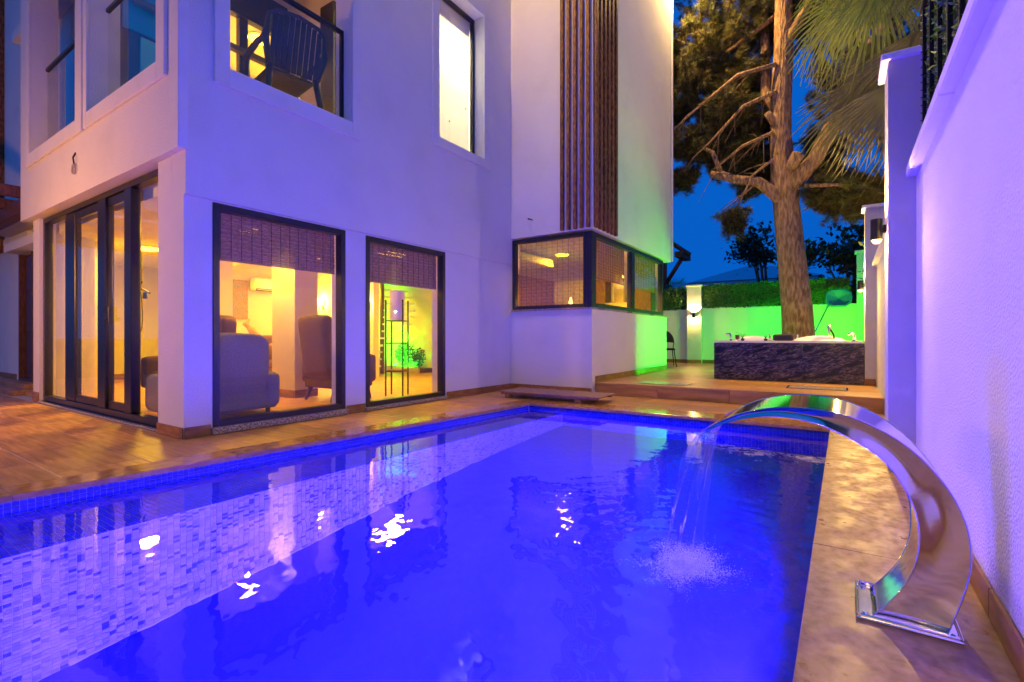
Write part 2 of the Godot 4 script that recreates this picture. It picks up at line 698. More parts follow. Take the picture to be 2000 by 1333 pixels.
	mm.albedo_texture = noise_tex(0.006, 6, mb, 1024, FastNoiseLite.TYPE_SIMPLEX_SMOOTH, 71, 0.0, 60.0)
	var sb = [[0.0, lin(0.06, 0.03, 0.025)], [0.35, lin(0.18, 0.12, 0.1)], [0.6, lin(0.45, 0.40, 0.36)], [1.0, lin(0.62, 0.58, 0.52)]]
	textured(mat("sill_marble", Color.WHITE, 0.3), noise_tex(0.03, 5, sb, 512, FastNoiseLite.TYPE_SIMPLEX_SMOOTH, 73), Vector3(2, 3, 2))
	# pool tile: vertex colours carry the mix of glazes
	var pt = mat("mosaic", Color.WHITE, 0.22)
	pt.vertex_color_use_as_albedo = true
	mat("grout_pale", lin(0.34, 0.33, 0.60), 0.8)
	mat("grout_blue", lin(0.09, 0.10, 0.42), 0.8)
	textured(mat("pool_floor", Color.WHITE, 0.4), noise_tex(0.02, 4, [[0.0, lin(0.002, 0.004, 0.13)], [1.0, lin(0.010, 0.012, 0.30)]], 512, FastNoiseLite.TYPE_CELLULAR, 77), Vector3(2.2, 2.2, 2.2))
	# cloth, bark, leaves
	textured(mat("grey_cloth", Color.WHITE, 0.9), noise_tex(0.05, 3, [[0.0, lin(0.13, 0.12, 0.12)], [1.0, lin(0.24, 0.22, 0.22)]], 256, FastNoiseLite.TYPE_SIMPLEX, 81), Vector3(3, 3, 3), fine, 0.2)
	textured(mat("brown_cloth", Color.WHITE, 0.9), noise_tex(0.05, 3, [[0.0, lin(0.09, 0.04, 0.025)], [1.0, lin(0.19, 0.09, 0.055)]], 256, FastNoiseLite.TYPE_SIMPLEX, 83), Vector3(3, 3, 3), fine, 0.2)
	textured(mat("floral_cloth", Color.WHITE, 0.9), noise_tex(0.05, 3, [[0.0, lin(0.03, 0.03, 0.05)], [0.5, lin(0.42, 0.22, 0.12)], [1.0, lin(0.6, 0.4, 0.3)]], 256, FastNoiseLite.TYPE_CELLULAR, 85), Vector3(5, 5, 5))
	mat("skin", lin(0.50, 0.27, 0.17), 0.55)
	mat("hair", lin(0.02, 0.012, 0.008), 0.6)
	textured(mat("painting", Color.WHITE, 0.5), noise_tex(0.03, 4, [[0.0, lin(0.03, 0.05, 0.08)], [0.35, lin(0.12, 0.25, 0.25)], [0.5, lin(0.35, 0.25, 0.12)], [0.7, lin(0.45, 0.14, 0.05)], [1.0, lin(0.10, 0.07, 0.05)]], 256, FastNoiseLite.TYPE_SIMPLEX_SMOOTH, 87), Vector3(2.2, 2.2, 2.2))
	var bk = [[0.0, lin(0.08, 0.042, 0.022)], [0.4, lin(0.25, 0.145, 0.08)], [0.7, lin(0.42, 0.26, 0.155)], [1.0, lin(0.55, 0.37, 0.24)]]
	textured(mat("bark", Color.WHITE, 0.9), noise_tex(0.022, 5, bk, 512, FastNoiseLite.TYPE_SIMPLEX_SMOOTH, 91), Vector3(1.3, 0.32, 1.3), noise_tex(0.022, 5, [], 512, FastNoiseLite.TYPE_SIMPLEX_SMOOTH, 91), 6.0)
	mat("twig", lin(0.20, 0.12, 0.07), 0.85)
	for q in [["needle", 0.055, 0.07, 0.018], ["palm_leaf", 0.24, 0.34, 0.03], ["palm_old", 0.13, 0.125, 0.035], ["hedge_leaf", 0.05, 0.16, 0.03], ["bush_leaf", 0.03, 0.08, 0.02], ["far_leaf", 0.025, 0.05, 0.018]]:
		var lf = mat(q[0], Color.WHITE if q[0] in ["needle", "hedge_leaf", "far_leaf", "bush_leaf"] else lin(q[1], q[2], q[3]), 0.55)
		if q[0] in ["needle", "hedge_leaf", "far_leaf", "bush_leaf"]:
			lf.albedo_color = lin(q[1], q[2], q[3])
			lf.vertex_color_use_as_albedo = true
		lf.backlight_enabled = true
		lf.backlight = Color(0.5, 0.5, 0.3)
	mat("soil", lin(0.05, 0.035, 0.025), 0.95)
	textured(mat("earth", Color.WHITE, 0.95), noise_tex(0.02, 5, [[0.0, lin(0.06, 0.045, 0.03)], [1.0, lin(0.14, 0.11, 0.08)]], 512, FastNoiseLite.TYPE_SIMPLEX_SMOOTH, 95), Vector3(0.3, 0.3, 0.3))
	mat("concrete", lin(0.42, 0.38, 0.33), 0.85)
	mat("far_roof", lin(0.55, 0.55, 0.58), 0.8)
	mat("shade_cloth", lin(0.72, 0.68, 0.62), 0.8)
	mat("grass_mat", lin(0.03, 0.07, 0.015), 0.95)


# ---------------------------------------------------------------- ground, terrace, pool
func lay_tiles(parent, n, region, x0, x1, z0, z1, dx, dz, top, mats, stagger = 0.0, joint = 0.006, thick = 0.016):
	var made = []
	var row = 0
	var z = z0
	while z < z1 - 1e-4:
		var x = x0 - (stagger * dx if row % 2 else 0.0)
		while x < x1 - 1e-4:
			var cell = PackedVector2Array([Vector2(x, z), Vector2(x + dx, z), Vector2(x + dx, z + dz), Vector2(x, z + dz)])
			for p in Geometry2D.intersect_polygons(cell, region):
				var o = Geometry2D.offset_polygon(p, -joint / 2, Geometry2D.JOIN_MITER)
				for q in o:
					if absf(area_of(q)) < 0.002: continue
					var lift = rng.randf_range(-0.0006, 0.0006)
					made.append(part(parent, n, prism(q, top - thick, top + lift, 0.0025), M[mats % rng.randi_range(0, 2)]))
			x += dx
		z += dz
		row += 1
	return made


func area_of(p):
	var s = 0.0
	for k in p.size():
		var a = p[k]
		var b = p[(k + 1) % p.size()]
		s += a.x * b.y - b.x * a.y
	return s / 2


func V2(a):
	var p = PackedVector2Array()
	for q in a: p.append(Vector2(q[0], q[1]))
	return p


func build_ground():
	# earth sheet out to the horizon with the pool's hole left open
	var st = st_new()
	var y = -0.05
	var X = [-400.0, -4.35, 0.1, 400.0]
	var Z = [-400.0, -6.1, 1.4, 400.0]
	for i in 3:
		for j in 3:
			if i == 1 and j == 1: continue
			quad(st, Vector3(X[i], y, Z[j + 1]), Vector3(X[i + 1], y, Z[j + 1]), Vector3(X[i + 1], y, Z[j]), Vector3(X[i], y, Z[j]))
	setting("ground", done(st), M.earth)
	# mortar bed under the terrace tiles
	var bed = Node3D.new()
	bed.name = "terrace"
	bed.set_meta("kind", "structure")
	add_child(bed)
	st = st_new()
	var pl = V2([[XL(1.3), 1.3], [XL(-5.95), -5.95], [-0.1, -5.95], [-0.1, 1.3]])
	var outer = V2([[-14.5, 5.0], [-14.5, -7.5], [0.5, -7.5], [0.5, 5.0]])
	for part_ in [V2([[-14.5, 5], [-14.5, -7.5], [XL(-7.5), -7.5], [XL(5.0), 5]]), V2([[XL(-7.5), -7.5], [0.5, -7.5], [0.5, -5.95], [XL(-5.95), -5.95]]), V2([[-0.1, -5.95], [0.5, -5.95], [0.5, 5], [-0.1, 5]]), V2([[XL(1.3), 1.3], [-0.1, 1.3], [-0.1, 5], [XL(5.0), 5]])]:
		add_prism(st, part_, -0.045, -0.0035)
	part(bed, "mortar_bed", done(st), M.concrete)
	var cx = func(z): return XL(z) - 0.25
	# wood-look tiles of the terrace
	var left = V2([[-14.4, 2.6], [-14.4, -2.05], [-4.95, -2.05], [-4.95, -7.34], [cx.call(-7.34), -7.34], [cx.call(2.6), 2.6]])
	lay_tiles(bed, "terrace_tile", left, -14.45, -3.4, -7.55, 2.6, 1.0, 0.5, 0.0, "deck%d", 0.5)
	var far = V2([[cx.call(-7.34), -7.34], [-3.38, -7.34], [-3.38, -7.44], [0.4, -7.44], [0.4, -6.35], [cx.call(-6.35), -6.35]])
	lay_tiles(bed, "terrace_tile", far, -4.4, 0.41, -7.5, -6.35, 1.0, 0.5, 0.0, "deck%d", 0.5)
	lay_tiles(bed, "terrace_tile", V2([[cx.call(2.6), 2.6], [cx.call(1.55), 1.55], [0.4, 1.55], [0.4, 2.6]]), -4.9, 0.41, 1.55, 2.6, 1.0, 0.5, 0.0, "deck%d", 0.5)
	# wet coping along the left and far edge of the pool, nosing over the water
	var lc = V2([[cx.call(1.55), 1.55], [cx.call(-6.35), -6.35], [XL(-5.92) + 0.02, -5.93], [XL(1.25) + 0.02, 1.25]])
	lay_tiles(bed, "coping_tile", lc, -4.6, -3.4, -6.35, 1.6, 1.4, 0.62, 0.003, "coping%d", 0.0, 0.003, 0.033)
	var fc = V2([[cx.call(-6.35), -6.35], [0.4, -6.35], [0.4, -5.93], [XL(-5.93) + 0.02, -5.93]])
	lay_tiles(bed, "coping_tile", fc, -4.2, 0.41, -6.36, -5.92, 0.62, 0.45, 0.003, "coping%d", 0.0, 0.003, 0.033)
	# large travertine slabs between pool and garden wall
	var rc = V2([[-0.115, -5.93], [0.402, -5.93], [0.402, 1.55], [-0.115, 1.55]])
	lay_tiles(bed, "travertine_slab", rc, -0.12, 0.41, -6.26, 1.6, 0.54, 1.84, 0.004, "travertine%d", 0.0, 0.004, 0.035)
	var nc = V2([[cx.call(1.55), 1.55], [-0.12, 1.55], [-0.12, 1.25], [XL(1.25) + 0.02, 1.25]])
	lay_tiles(bed, "coping_tile", nc, -4.6, 0.0, 1.25, 1.56, 0.62, 0.32, 0.003, "coping%d", 0.0, 0.003, 0.033)


func build_pool():
	var P = Node3D.new()
	P.name = "swimming_pool"
	P.set_meta("kind", "structure")
	add_child(P)
	var a = Vector3(XL(1.3), 0, 1.3)
	var b = Vector3(XL(-5.95), 0, -5.95)
	var t = (b - a).normalized()
	var n = Vector3(-t.z, 0, t.x)      # into the pool
	if n.x < 0: n = -n
	var L = (b - a).length()
	var by = -0.215
	var ea = Vector3(-3.363, 0, 1.3)      # edge of the shallow bench
	var eb = Vector3(-3.16, 0, -5.95)
	var te = (eb - ea).normalized()
	var ne = Vector3(-te.z, 0, te.x)
	if ne.x < 0: ne = -ne
	var fy = -1.03     # floor at the far end
	var fn = -1.85     # and at the near end
	var up = Vector3.UP
	# shell behind the tiles
	var st = st_new()
	var e = -0.006
	quad(st, a + up * -0.03 + n * e, b + up * -0.03 + n * e, b + up * by + n * e, a + up * by + n * e)
	part(P, "wall_grout", done(st), M.grout_pale)
	st = st_new()
	quad(st, a + up * (by + e), ea + up * (by + e), eb + up * (by + e), b + up * (by + e))
	part(P, "bench_grout", done(st), M.grout_pale)
	st = st_new()
	var ra = ea + ne * e
	var rb = eb + ne * e
	quad(st, ra + up * by, rb + up * by, rb + up * fn, ra + up * fn)
	part(P, "riser_grout", done(st), M.grout_pale)
	st = st_new()
	var fz = -5.95
	quad(st, Vector3(b.x, -0.03, fz + e), Vector3(-0.1, -0.03, fz + e), Vector3(-0.1, fy, fz + e), Vector3(b.x, fy, fz + e))
	part(P, "far_wall_grout", done(st), M.grout_blue)
	st = st_new()
	quad(st, Vector3(-0.1, -0.03, fz), Vector3(-0.1, -0.03, 1.3), Vector3(-0.1, fn, 1.3), Vector3(-0.1, fy, fz))
	quad(st, Vector3(-0.1, -0.03, 1.3), Vector3(a.x, -0.03, 1.3), Vector3(a.x, fn, 1.3), Vector3(-0.1, fn, 1.3))
	quad(st, Vector3(a.x, fn, 1.3), Vector3(-0.1, fn, 1.3), Vector3(-0.1, fy, fz), Vector3(b.x, fy, fz))
	part(P, "floor_lining", done(st), M.pool_floor)
	# mosaic: every tile has its own edges; the nearest ones are parts of their own
	var p = 0.034
	var h = 0.0152
	var lists = [[], [], [], []]
	var nu = int(L / p)
	var blue = func(lo, hi, wht):
		var k = rng.randf_range(lo, hi)
		return Color(0.02 * k + wht * 0.5, 0.03 * k + wht * 0.45, 0.42 * k + wht * 0.35)
	var thick = 0.006
	for i in nu:
		var c = a + t * ((i + 0.5) * p)
		for j in 5:
			lists[0].append([c + up * (-0.035 - (j + 0.5) * p) + n * e, t * h, up * h, n * thick, blue.call(0.75, 1.15, 0.02)])
		var ce = ea + te * ((i + 0.5) * p * (eb - ea).length() / L)
		var width = (ce - c).length()
		var across = (ce - c).normalized()
		var rows = int(width / p + 0.5)
		var pw = width / rows
		for j in rows:
			lists[1].append([c + across * ((j + 0.5) * pw) + up * (by + e), t * h, -across * (pw / 2 - 0.0018), up * thick, blue.call(1.0, 1.5, 0.0)])
		for j in 48:
			if by - (j + 1) * p < lerpf(fn, fy, float(i) / nu): continue
			var r = rng.randf()
			var col = blue.call(0.9, 1.3, rng.randf_range(0.44, 0.60)) if r < 0.70 else (blue.call(0.8, 1.1, rng.randf_range(0.28, 0.40)) if r < 0.90 else blue.call(0.6, 1.0, 0.08))
			lists[2].append([ce + ne * e + up * (by - (j + 0.5) * p), te * h, up * h, ne * thick, col])
	var fu = int((-0.1 - b.x) / p)
	for i in fu:
		for j in 29:
			lists[3].append([Vector3(b.x + (i + 0.5) * p, -0.035 - (j + 0.5) * p, fz + e), Vector3(h, 0, 0), up * h, Vector3(0, 0, thick), blue.call(0.6, 1.1, 0.0 if rng.randf() < 0.8 else 0.06)])
	var eye = Vector3(0, 0.92, 0)
	var names = ["waterline_mosaic", "bench_mosaic", "riser_mosaic", "far_wall_mosaic"]
	for q in 4:
		var rest = []
		var near = []
		for x in lists[q]:
			# the tiles that show largest: close by, inside the picture, near the water's surface
			if q < 3 and x[0].z < -0.62 and x[0].z > -2.2 and x[0].y > -0.40: near.append(x)
			else: rest.append(x)
		near.sort_custom(func(u, v): return u[0].distance_squared_to(eye) < v[0].distance_squared_to(eye))
		for k in near.size():
			if k < 100: part(P, "mosaic_tile", tiles_mesh([[Vector3.ZERO, near[k][1], near[k][2], near[k][3], near[k][4]]]), M.mosaic, near[k][0])
			else: rest.append(near[k])
		part(P, names[q], tiles_mesh(rest), M.mosaic).set_meta("kind", "stuff")
	# underwater lamps on the right-hand wall
	var k = 0
	for z in [-2.75, -0.3]:
		var lamp = thing("pool_light", ["round underwater pool light below the waterfall spout", "round underwater pool light nearest the camera"][k], "pool light", Vector3(-0.1, -0.52, z), 0.0, "underwater lights in the pool wall")
		part(lamp, "bezel", lathe([[0.0, 0.0], [0.13, 0.0], [0.13, 0.02], [0.1, 0.03], [0.1, 0.012], [0.0, 0.012]], 24), M.chrome, Vector3.ZERO, Vector3(0, 0, PI / 2))
		part(lamp, "lens", lathe([[0.0, 0.03], [0.05, 0.027], [0.098, 0.014]], 20), M.pool_glow, Vector3.ZERO, Vector3(0, 0, PI / 2))
		spot(lamp, "beam", Vector3(-0.05, 0, 0), Vector3(-1, 0.0, 0), M.pool_glow.emission, 56.0, 85.0, 0.08, 0.5)
		k += 1


var ripple := FastNoiseLite.new()
func wave(x, z):
	var c = Vector2(x + 0.59, z + 2.3)
	var d = c.length()
	var v = 0.0020 * sin(d * 42.0) * exp(-d * 1.6) / (1.0 + 0.25 * d)
	v += 0.0040 * ripple.get_noise_2d(x * 26.0, z * 26.0) * exp(-d * 0.75)
	v += 0.0022 * ripple.get_noise_2d(x * 60.0 + 50.0, z * 60.0) * exp(-d * 0.9)
	v += 0.00045 * ripple.get_noise_2d(x * 22.0, z * 22.0 + 90.0)
	return v


func build_water():
	ripple.seed = 4
	ripple.frequency = 0.1
	var nx = 150
	var nz = 260
	var V = PackedVector3Array()
	var N = PackedVector3Array()
	var I = PackedInt32Array()
	for j in nz + 1:
		var z = lerpf(1.29, -5.945, float(j) / nz)
		for i in nx + 1:
			var x = lerpf(XL(z) + 0.001, -0.101, float(i) / nx)
			var e = 0.004
			V.append(Vector3(x, WL + wave(x, z), z))
			N.append(Vector3(wave(x - e, z) - wave(x + e, z), 2 * e, wave(x, z - e) - wave(x, z + e)).normalized())
	for j in nz:
		for i in nx:
			var q = j * (nx + 1) + i
			I.append_array([q, q + nx + 1, q + 1, q + 1, q + nx + 1, q + nx + 2])
	var arr = []
	arr.resize(Mesh.ARRAY_MAX)
	arr[Mesh.ARRAY_VERTEX] = V
	arr[Mesh.ARRAY_NORMAL] = N
	arr[Mesh.ARRAY_INDEX] = I
	var m = ArrayMesh.new()
	m.add_surface_from_arrays(Mesh.PRIMITIVE_TRIANGLES, arr)
	setting("pool_water", m, M.water)


func build_platform():
	var P = Node3D.new()
	P.name = "raised_platform"
	P.set_meta("kind", "structure")
	add_child(P)
	var st = st_new()
	add_prism(st, V2([[-8.0, -14.9], [-8.0, -11.2], [-3.35, -11.2], [-3.35, -7.47], [0.41, -7.47], [0.41, -14.9]]), -0.03, HP - 0.006)
	part(P, "mortar_bed", done(st), M.concrete)
	# riser faced with long wood-look tiles
	var x = -3.365
	while x < 0.38:
		var w = minf(1.02, 0.395 - x)
		bar(P, "riser_tile", Vector3(x + 0.002, 0.001, -7.47), Vector3(x + w - 0.002, HP - 0.012, -7.452), M["deck%d" % rng.randi_range(0, 1)], 0.003)
		x += w
	var reg = V2([[-7.9, -14.7], [-7.9, -11.3], [-3.36, -11.3], [-3.36, -7.452], [0.4, -7.452], [0.4, -14.7]])
	lay_tiles(P, "platform_tile", reg, -8.0, 0.41, -14.7, -7.45, 1.0, 0.5, HP, "deck%d", 0.5, 0.004, 0.014)


func build_garden_walls():
	# right-hand wall, its coping and its skirting
	var w = thing("garden_wall", "white rendered garden wall with sloping stone coping right of the pool", "wall", Vector3(XR, 0, 0))
	part(w, "wall", box_mesh(Vector3(0, -0.04, -4.28), Vector3(0.25, 2.0, 4.0)), M.stucco)
	var z = 4.0
	var k = 0
	while z > -4.24:
		var l = minf(1.15, z + 4.27)
		bar(w, "coping_stone", Vector3(-0.055, 2.003, z - l + 0.003), Vector3(0.33, 2.07, z - 0.003), M.trim_paint, 0.008)
		z -= l
	z = 2.6
	while z > -4.2:
		var l = minf(0.6, z + 4.25)
		bar(w, "skirting_tile", Vector3(-0.014, 0.005, z - l + 0.002), Vector3(-0.002, 0.105, z - 0.002), M["skirting%d" % rng.randi_range(0, 2)], 0.003)
		z -= l
	var far = thing("garden_wall", "long white garden wall running from the first pillar back to the far corner", "wall", Vector3(XR + 0.01, 0, 0))
	part(far, "wall", box_mesh(Vector3(0, -0.04, -14.7), Vector3(0.25, 2.0, -4.6)), M.stucco)
	z = -4.62
	while z > -9.3:
		var l = minf(1.15, z + 9.31)
		bar(far, "coping_stone", Vector3(-0.055, 2.003, z - l + 0.003), Vector3(0.33, 2.07, z - 0.003), M.trim_paint, 0.008)
		z -= l
	z = -4.62
	while z > -7.4:
		var l = minf(0.6, z + 7.44)
		bar(far, "skirting_tile", Vector3(-0.014, 0.005, z - l + 0.002), Vector3(-0.002, 0.105, z - 0.002), M["skirting%d" % rng.randi_range(0, 2)], 0.003)
		z -= l
	bar(far, "vent_frame", Vector3(-0.012, 1.05, -6.95), Vector3(-0.002, 1.95, -6.55), M.white_plastic, 0.003)
	for q in 18:
		bar(far, "vent_louvre", Vector3(-0.03, 1.085 + q * 0.047, -6.93), Vector3(-0.012, 1.105 + q * 0.047, -6.57), M.white_plastic, 0.002)
	# pillars
	for q in [[-4.28, 0.255, 2.82, "tall white rendered pillar with cap beside the near garden wall", 0.32, 0.0], [-9.33, 0.274, 2.9, "white rendered pillar standing at the right end of the hot tub", 0.32, HP], [-14.35, 0.262, 2.95, "far corner pillar lit yellow behind the hot tub", 0.35, HP]]:
		var p = thing("wall_pillar", q[3], "pillar", Vector3(q[1], q[5], q[0]), 0.0, "pillars along the garden wall")
		part(p, "shaft", box_mesh(Vector3(0, 0, -q[4]), Vector3(0.40, q[2] - q[5], 0)), M.stucco_coarse)
		bar(p, "cap", Vector3(-0.04, q[2] - q[5] + 0.002, -q[4] - 0.04), Vector3(0.44, q[2] - q[5] + 0.05, 0.04), M.trim_paint, 0.006)
		if q[0] < -5: bar(p, "skirting_tile", Vector3(-0.003, 0.0, 0.002), Vector3(0.13, 0.1, 0.016), M.skirting1, 0.003)
	var bp = thing("wall_pillar", "white rendered pillar behind the camera on the garden wall", "pillar", Vector3(0.255, 0, 1.1), 0.0, "pillars along the garden wall")
	part(bp, "shaft", box_mesh(Vector3(0, 0.006, -0.32), Vector3(0.149, 2.82, 0)), M.stucco_coarse)
	bar(bp, "cap", Vector3(-0.04, 2.822, -0.36), Vector3(0.44, 2.87, 0.04), M.trim_paint, 0.006)
	# far wall, in two lengths with a pillar between
	var f = thing("far_garden_wall", "low garden wall behind the hot tub washed in green light", "wall", Vector3(0, HP, -14.74))
	part(f, "wall", box_mesh(Vector3(-3.345, 0, -0.22), Vector3(0.6, 1.53, 0)), M.stucco)
	bar(f, "coping_stone", Vector3(-3.345, 1.532, -0.25), Vector3(0.26, 1.57, 0.03), M.trim_paint)
	bar(f, "skirting_tile", Vector3(-3.345, 0.0, 0.002), Vector3(0.26, 0.1, 0.014), M.skirting0, 0.003)
	var g = thing("far_garden_wall", "low garden wall lit warm left of the far lamp pillar", "wall", Vector3(0, HP, -14.74))
	part(g, "wall", box_mesh(Vector3(-8.5, 0, -0.22), Vector3(-3.745, 1.5, 0)), M.stucco)
	bar(g, "coping_stone", Vector3(-8.5, 1.502, -0.25), Vector3(-3.75, 1.54, 0.03), M.trim_paint)
	bar(g, "skirting_tile", Vector3(-8.5, 0.0, 0.002), Vector3(-3.75, 0.1, 0.014), M.skirting1, 0.003)
	var lp = thing("wall_pillar", "far white pillar carrying the up and down lamp", "pillar", Vector3(-3.545, HP, -14.74), 0.0, "pillars along the garden wall")
	part(lp, "shaft", box_mesh(Vector3(-0.198, 0, -0.2), Vector3(0.198, 2.2, 0.12)), M.stucco_coarse)
	bar(lp, "cap", Vector3(-0.23, 2.202, -0.23), Vector3(0.23, 2.24, 0.15), M.trim_paint)
	bar(lp, "skirting_tile", Vector3(-0.2, 0.0, 0.122), Vector3(0.2, 0.1, 0.134), M.skirting2, 0.003)


func sconce(label, at, turn, energy, color):
	var s = thing("wall_sconce", label, "wall lamp", at, turn, "cylinder wall lamps")
	# +x of the lamp points away from its wall
	bar(s, "bracket", Vector3(0.0, -0.03, -0.02), Vector3(0.02, 0.03, 0.02), M.black_metal)
	part(s, "cylinder", lathe([[0.031, -0.075], [0.036, -0.075], [0.036, 0.075], [0.031, 0.075], [0.031, 0.06], [0.0, 0.06]], 20), M.black_metal, Vector3(0.056, 0, 0))
	part(s, "lower_lens", lathe([[0.0, -0.1], [0.018, -0.096], [0.027, -0.08], [0.031, -0.062], [0.0, -0.062]], 16), M.lamp_glow, Vector3(0.056, 0, 0))
	part(s, "upper_lens", lathe([[0.031, 0.062], [0.02, 0.068], [0.0, 0.07]], 16), M.lamp_glow, Vector3(0.056, 0, 0))
	omni(s, "down_light", Vector3(0.056, -0.085, 0), color, energy, 0.03)
	spot(s, "up_beam", Vector3(0.056, 0.09, 0), Vector3(-0.12, 1, 0), color, energy * 2.6, 74.0, 0.03, 0.6)
	return s


# a straight run of clipped artificial hedge: leaves spread through a slab, long axis along local x
func hedge(label, at, turn, len, tall, deep, count, sd):
	var h = thing("hedge_panel", label, "hedge", at, turn, "artificial hedge panels on the garden walls")
	rng.seed = sd
	part(h, "backing_mesh", bx(len, tall * 0.96, 0.012, 0.002), M.black_plastic, Vector3(0, tall / 2, 0))
	var st = st_new()
	var tipw = 0.014
	tri(st, Vector3(-tipw, 0, 0), Vector3(tipw, 0, 0), Vector3(0, 0.02, 0.008))
	quad(st, Vector3(-tipw, 0.0, 0), Vector3(0, 0.035, 0.012), Vector3(0, 0.06, 0.004), Vector3(-tipw * 1.1, 0.032, 0))
	quad(st, Vector3(0, 0.035, 0.012), Vector3(tipw, 0, 0), Vector3(tipw * 1.1, 0.032, 0), Vector3(0, 0.06, 0.004))
	var mm = MultiMesh.new()
	mm.transform_format = MultiMesh.TRANSFORM_3D
	mm.use_colors = true
	mm.mesh = done(st)
	mm.instance_count = count
	for i in count:
		var side = 1.0 if rng.randf() < 0.7 else -1.0
		var b = Basis.from_euler(Vector3(rng.randf_range(-1.1, 1.1), rng.randf_range(-1.0, 1.0) + (0.0 if side > 0 else PI), rng.randf_range(-2.4, 2.4))).scaled(Vector3.ONE * rng.randf_range(0.7, 1.25))
		mm.set_instance_transform(i, Transform3D(b, Vector3(rng.randf_range(-len / 2, len / 2), rng.randf_range(0.0, tall) + rng.randf_range(-0.02, 0.03), side * deep * sqrt(rng.randf()) * 0.5)))
		var k = rng.randf_range(0.55, 1.5)
		mm.set_instance_color(i, Color(k * rng.randf_range(0.8, 1.5), k, k * 0.9))
	var o = MultiMeshInstance3D.new()
	o.name = "leaves"
	o.multimesh = mm
	o.material_override = M.hedge_leaf
	o.set_meta("kind", "stuff")
	h.add_child(o)
	return h


# ---------------------------------------------------------------- house
# frame of four bars round an opening across x (u is z) or across z (u is x), from depth d0 to d1
func frame_bars(parent, n, axis, d0, d1, u0, u1, y0, y1, w, mat_):
	var P = func(d, y, u): return Vector3(d, y, u) if axis == "x" else Vector3(u, y, d)
	bar(parent, n, P.call(d0, y0, u0), P.call(d1, y1, u0 + w), mat_)
	bar(parent, n, P.call(d0, y0, u1 - w), P.call(d1, y1, u1), mat_)
	bar(parent, n, P.call(d0, y0, u0 + w + 0.001), P.call(d1, y0 + w, u1 - w - 0.001), mat_)
	bar(parent, n, P.call(d0, y1 - w, u0 + w + 0.001), P.call(d1, y1, u1 - w - 0.001), mat_)


func flat_pane(parent, n, axis, d, u0, u1, y0, y1, mat_):
	if axis == "x": return pane(parent, n, Vector3(d, y0, u1), Vector3(d, y0, u0), Vector3(d, y1, u0), Vector3(d, y1, u1), mat_)
	return pane(parent, n, Vector3(u0, y0, d), Vector3(u1, y0, d), Vector3(u1, y1, d), Vector3(u0, y1, d), mat_)


func group_part(parent, n):
	# a part made of several pieces
	var o = Node3D.new()
	o.name = n
	parent.add_child(o, true)
	return o


func skirting(parent, axis, d, u0, u1, y0, out, tall = 0.1):
	var u = u0
	while u < u1 - 0.01:
		var l = minf(0.5, u1 - u)
		var a = Vector3(d + 0.002 * out, y0, u + 0.0015) if axis == "x" else Vector3(u + 0.0015, y0, d + 0.002 * out)
		var b = Vector3(d + 0.014 * out, y0 + tall, u + l - 0.0015) if axis == "x" else Vector3(u + l - 0.0015, y0 + tall, d + 0.014 * out)
		bar(parent, "skirting_tile", a.min(b), a.max(b), M["skirting%d" % rng.randi_range(0, 2)], 0.003)
		u += l


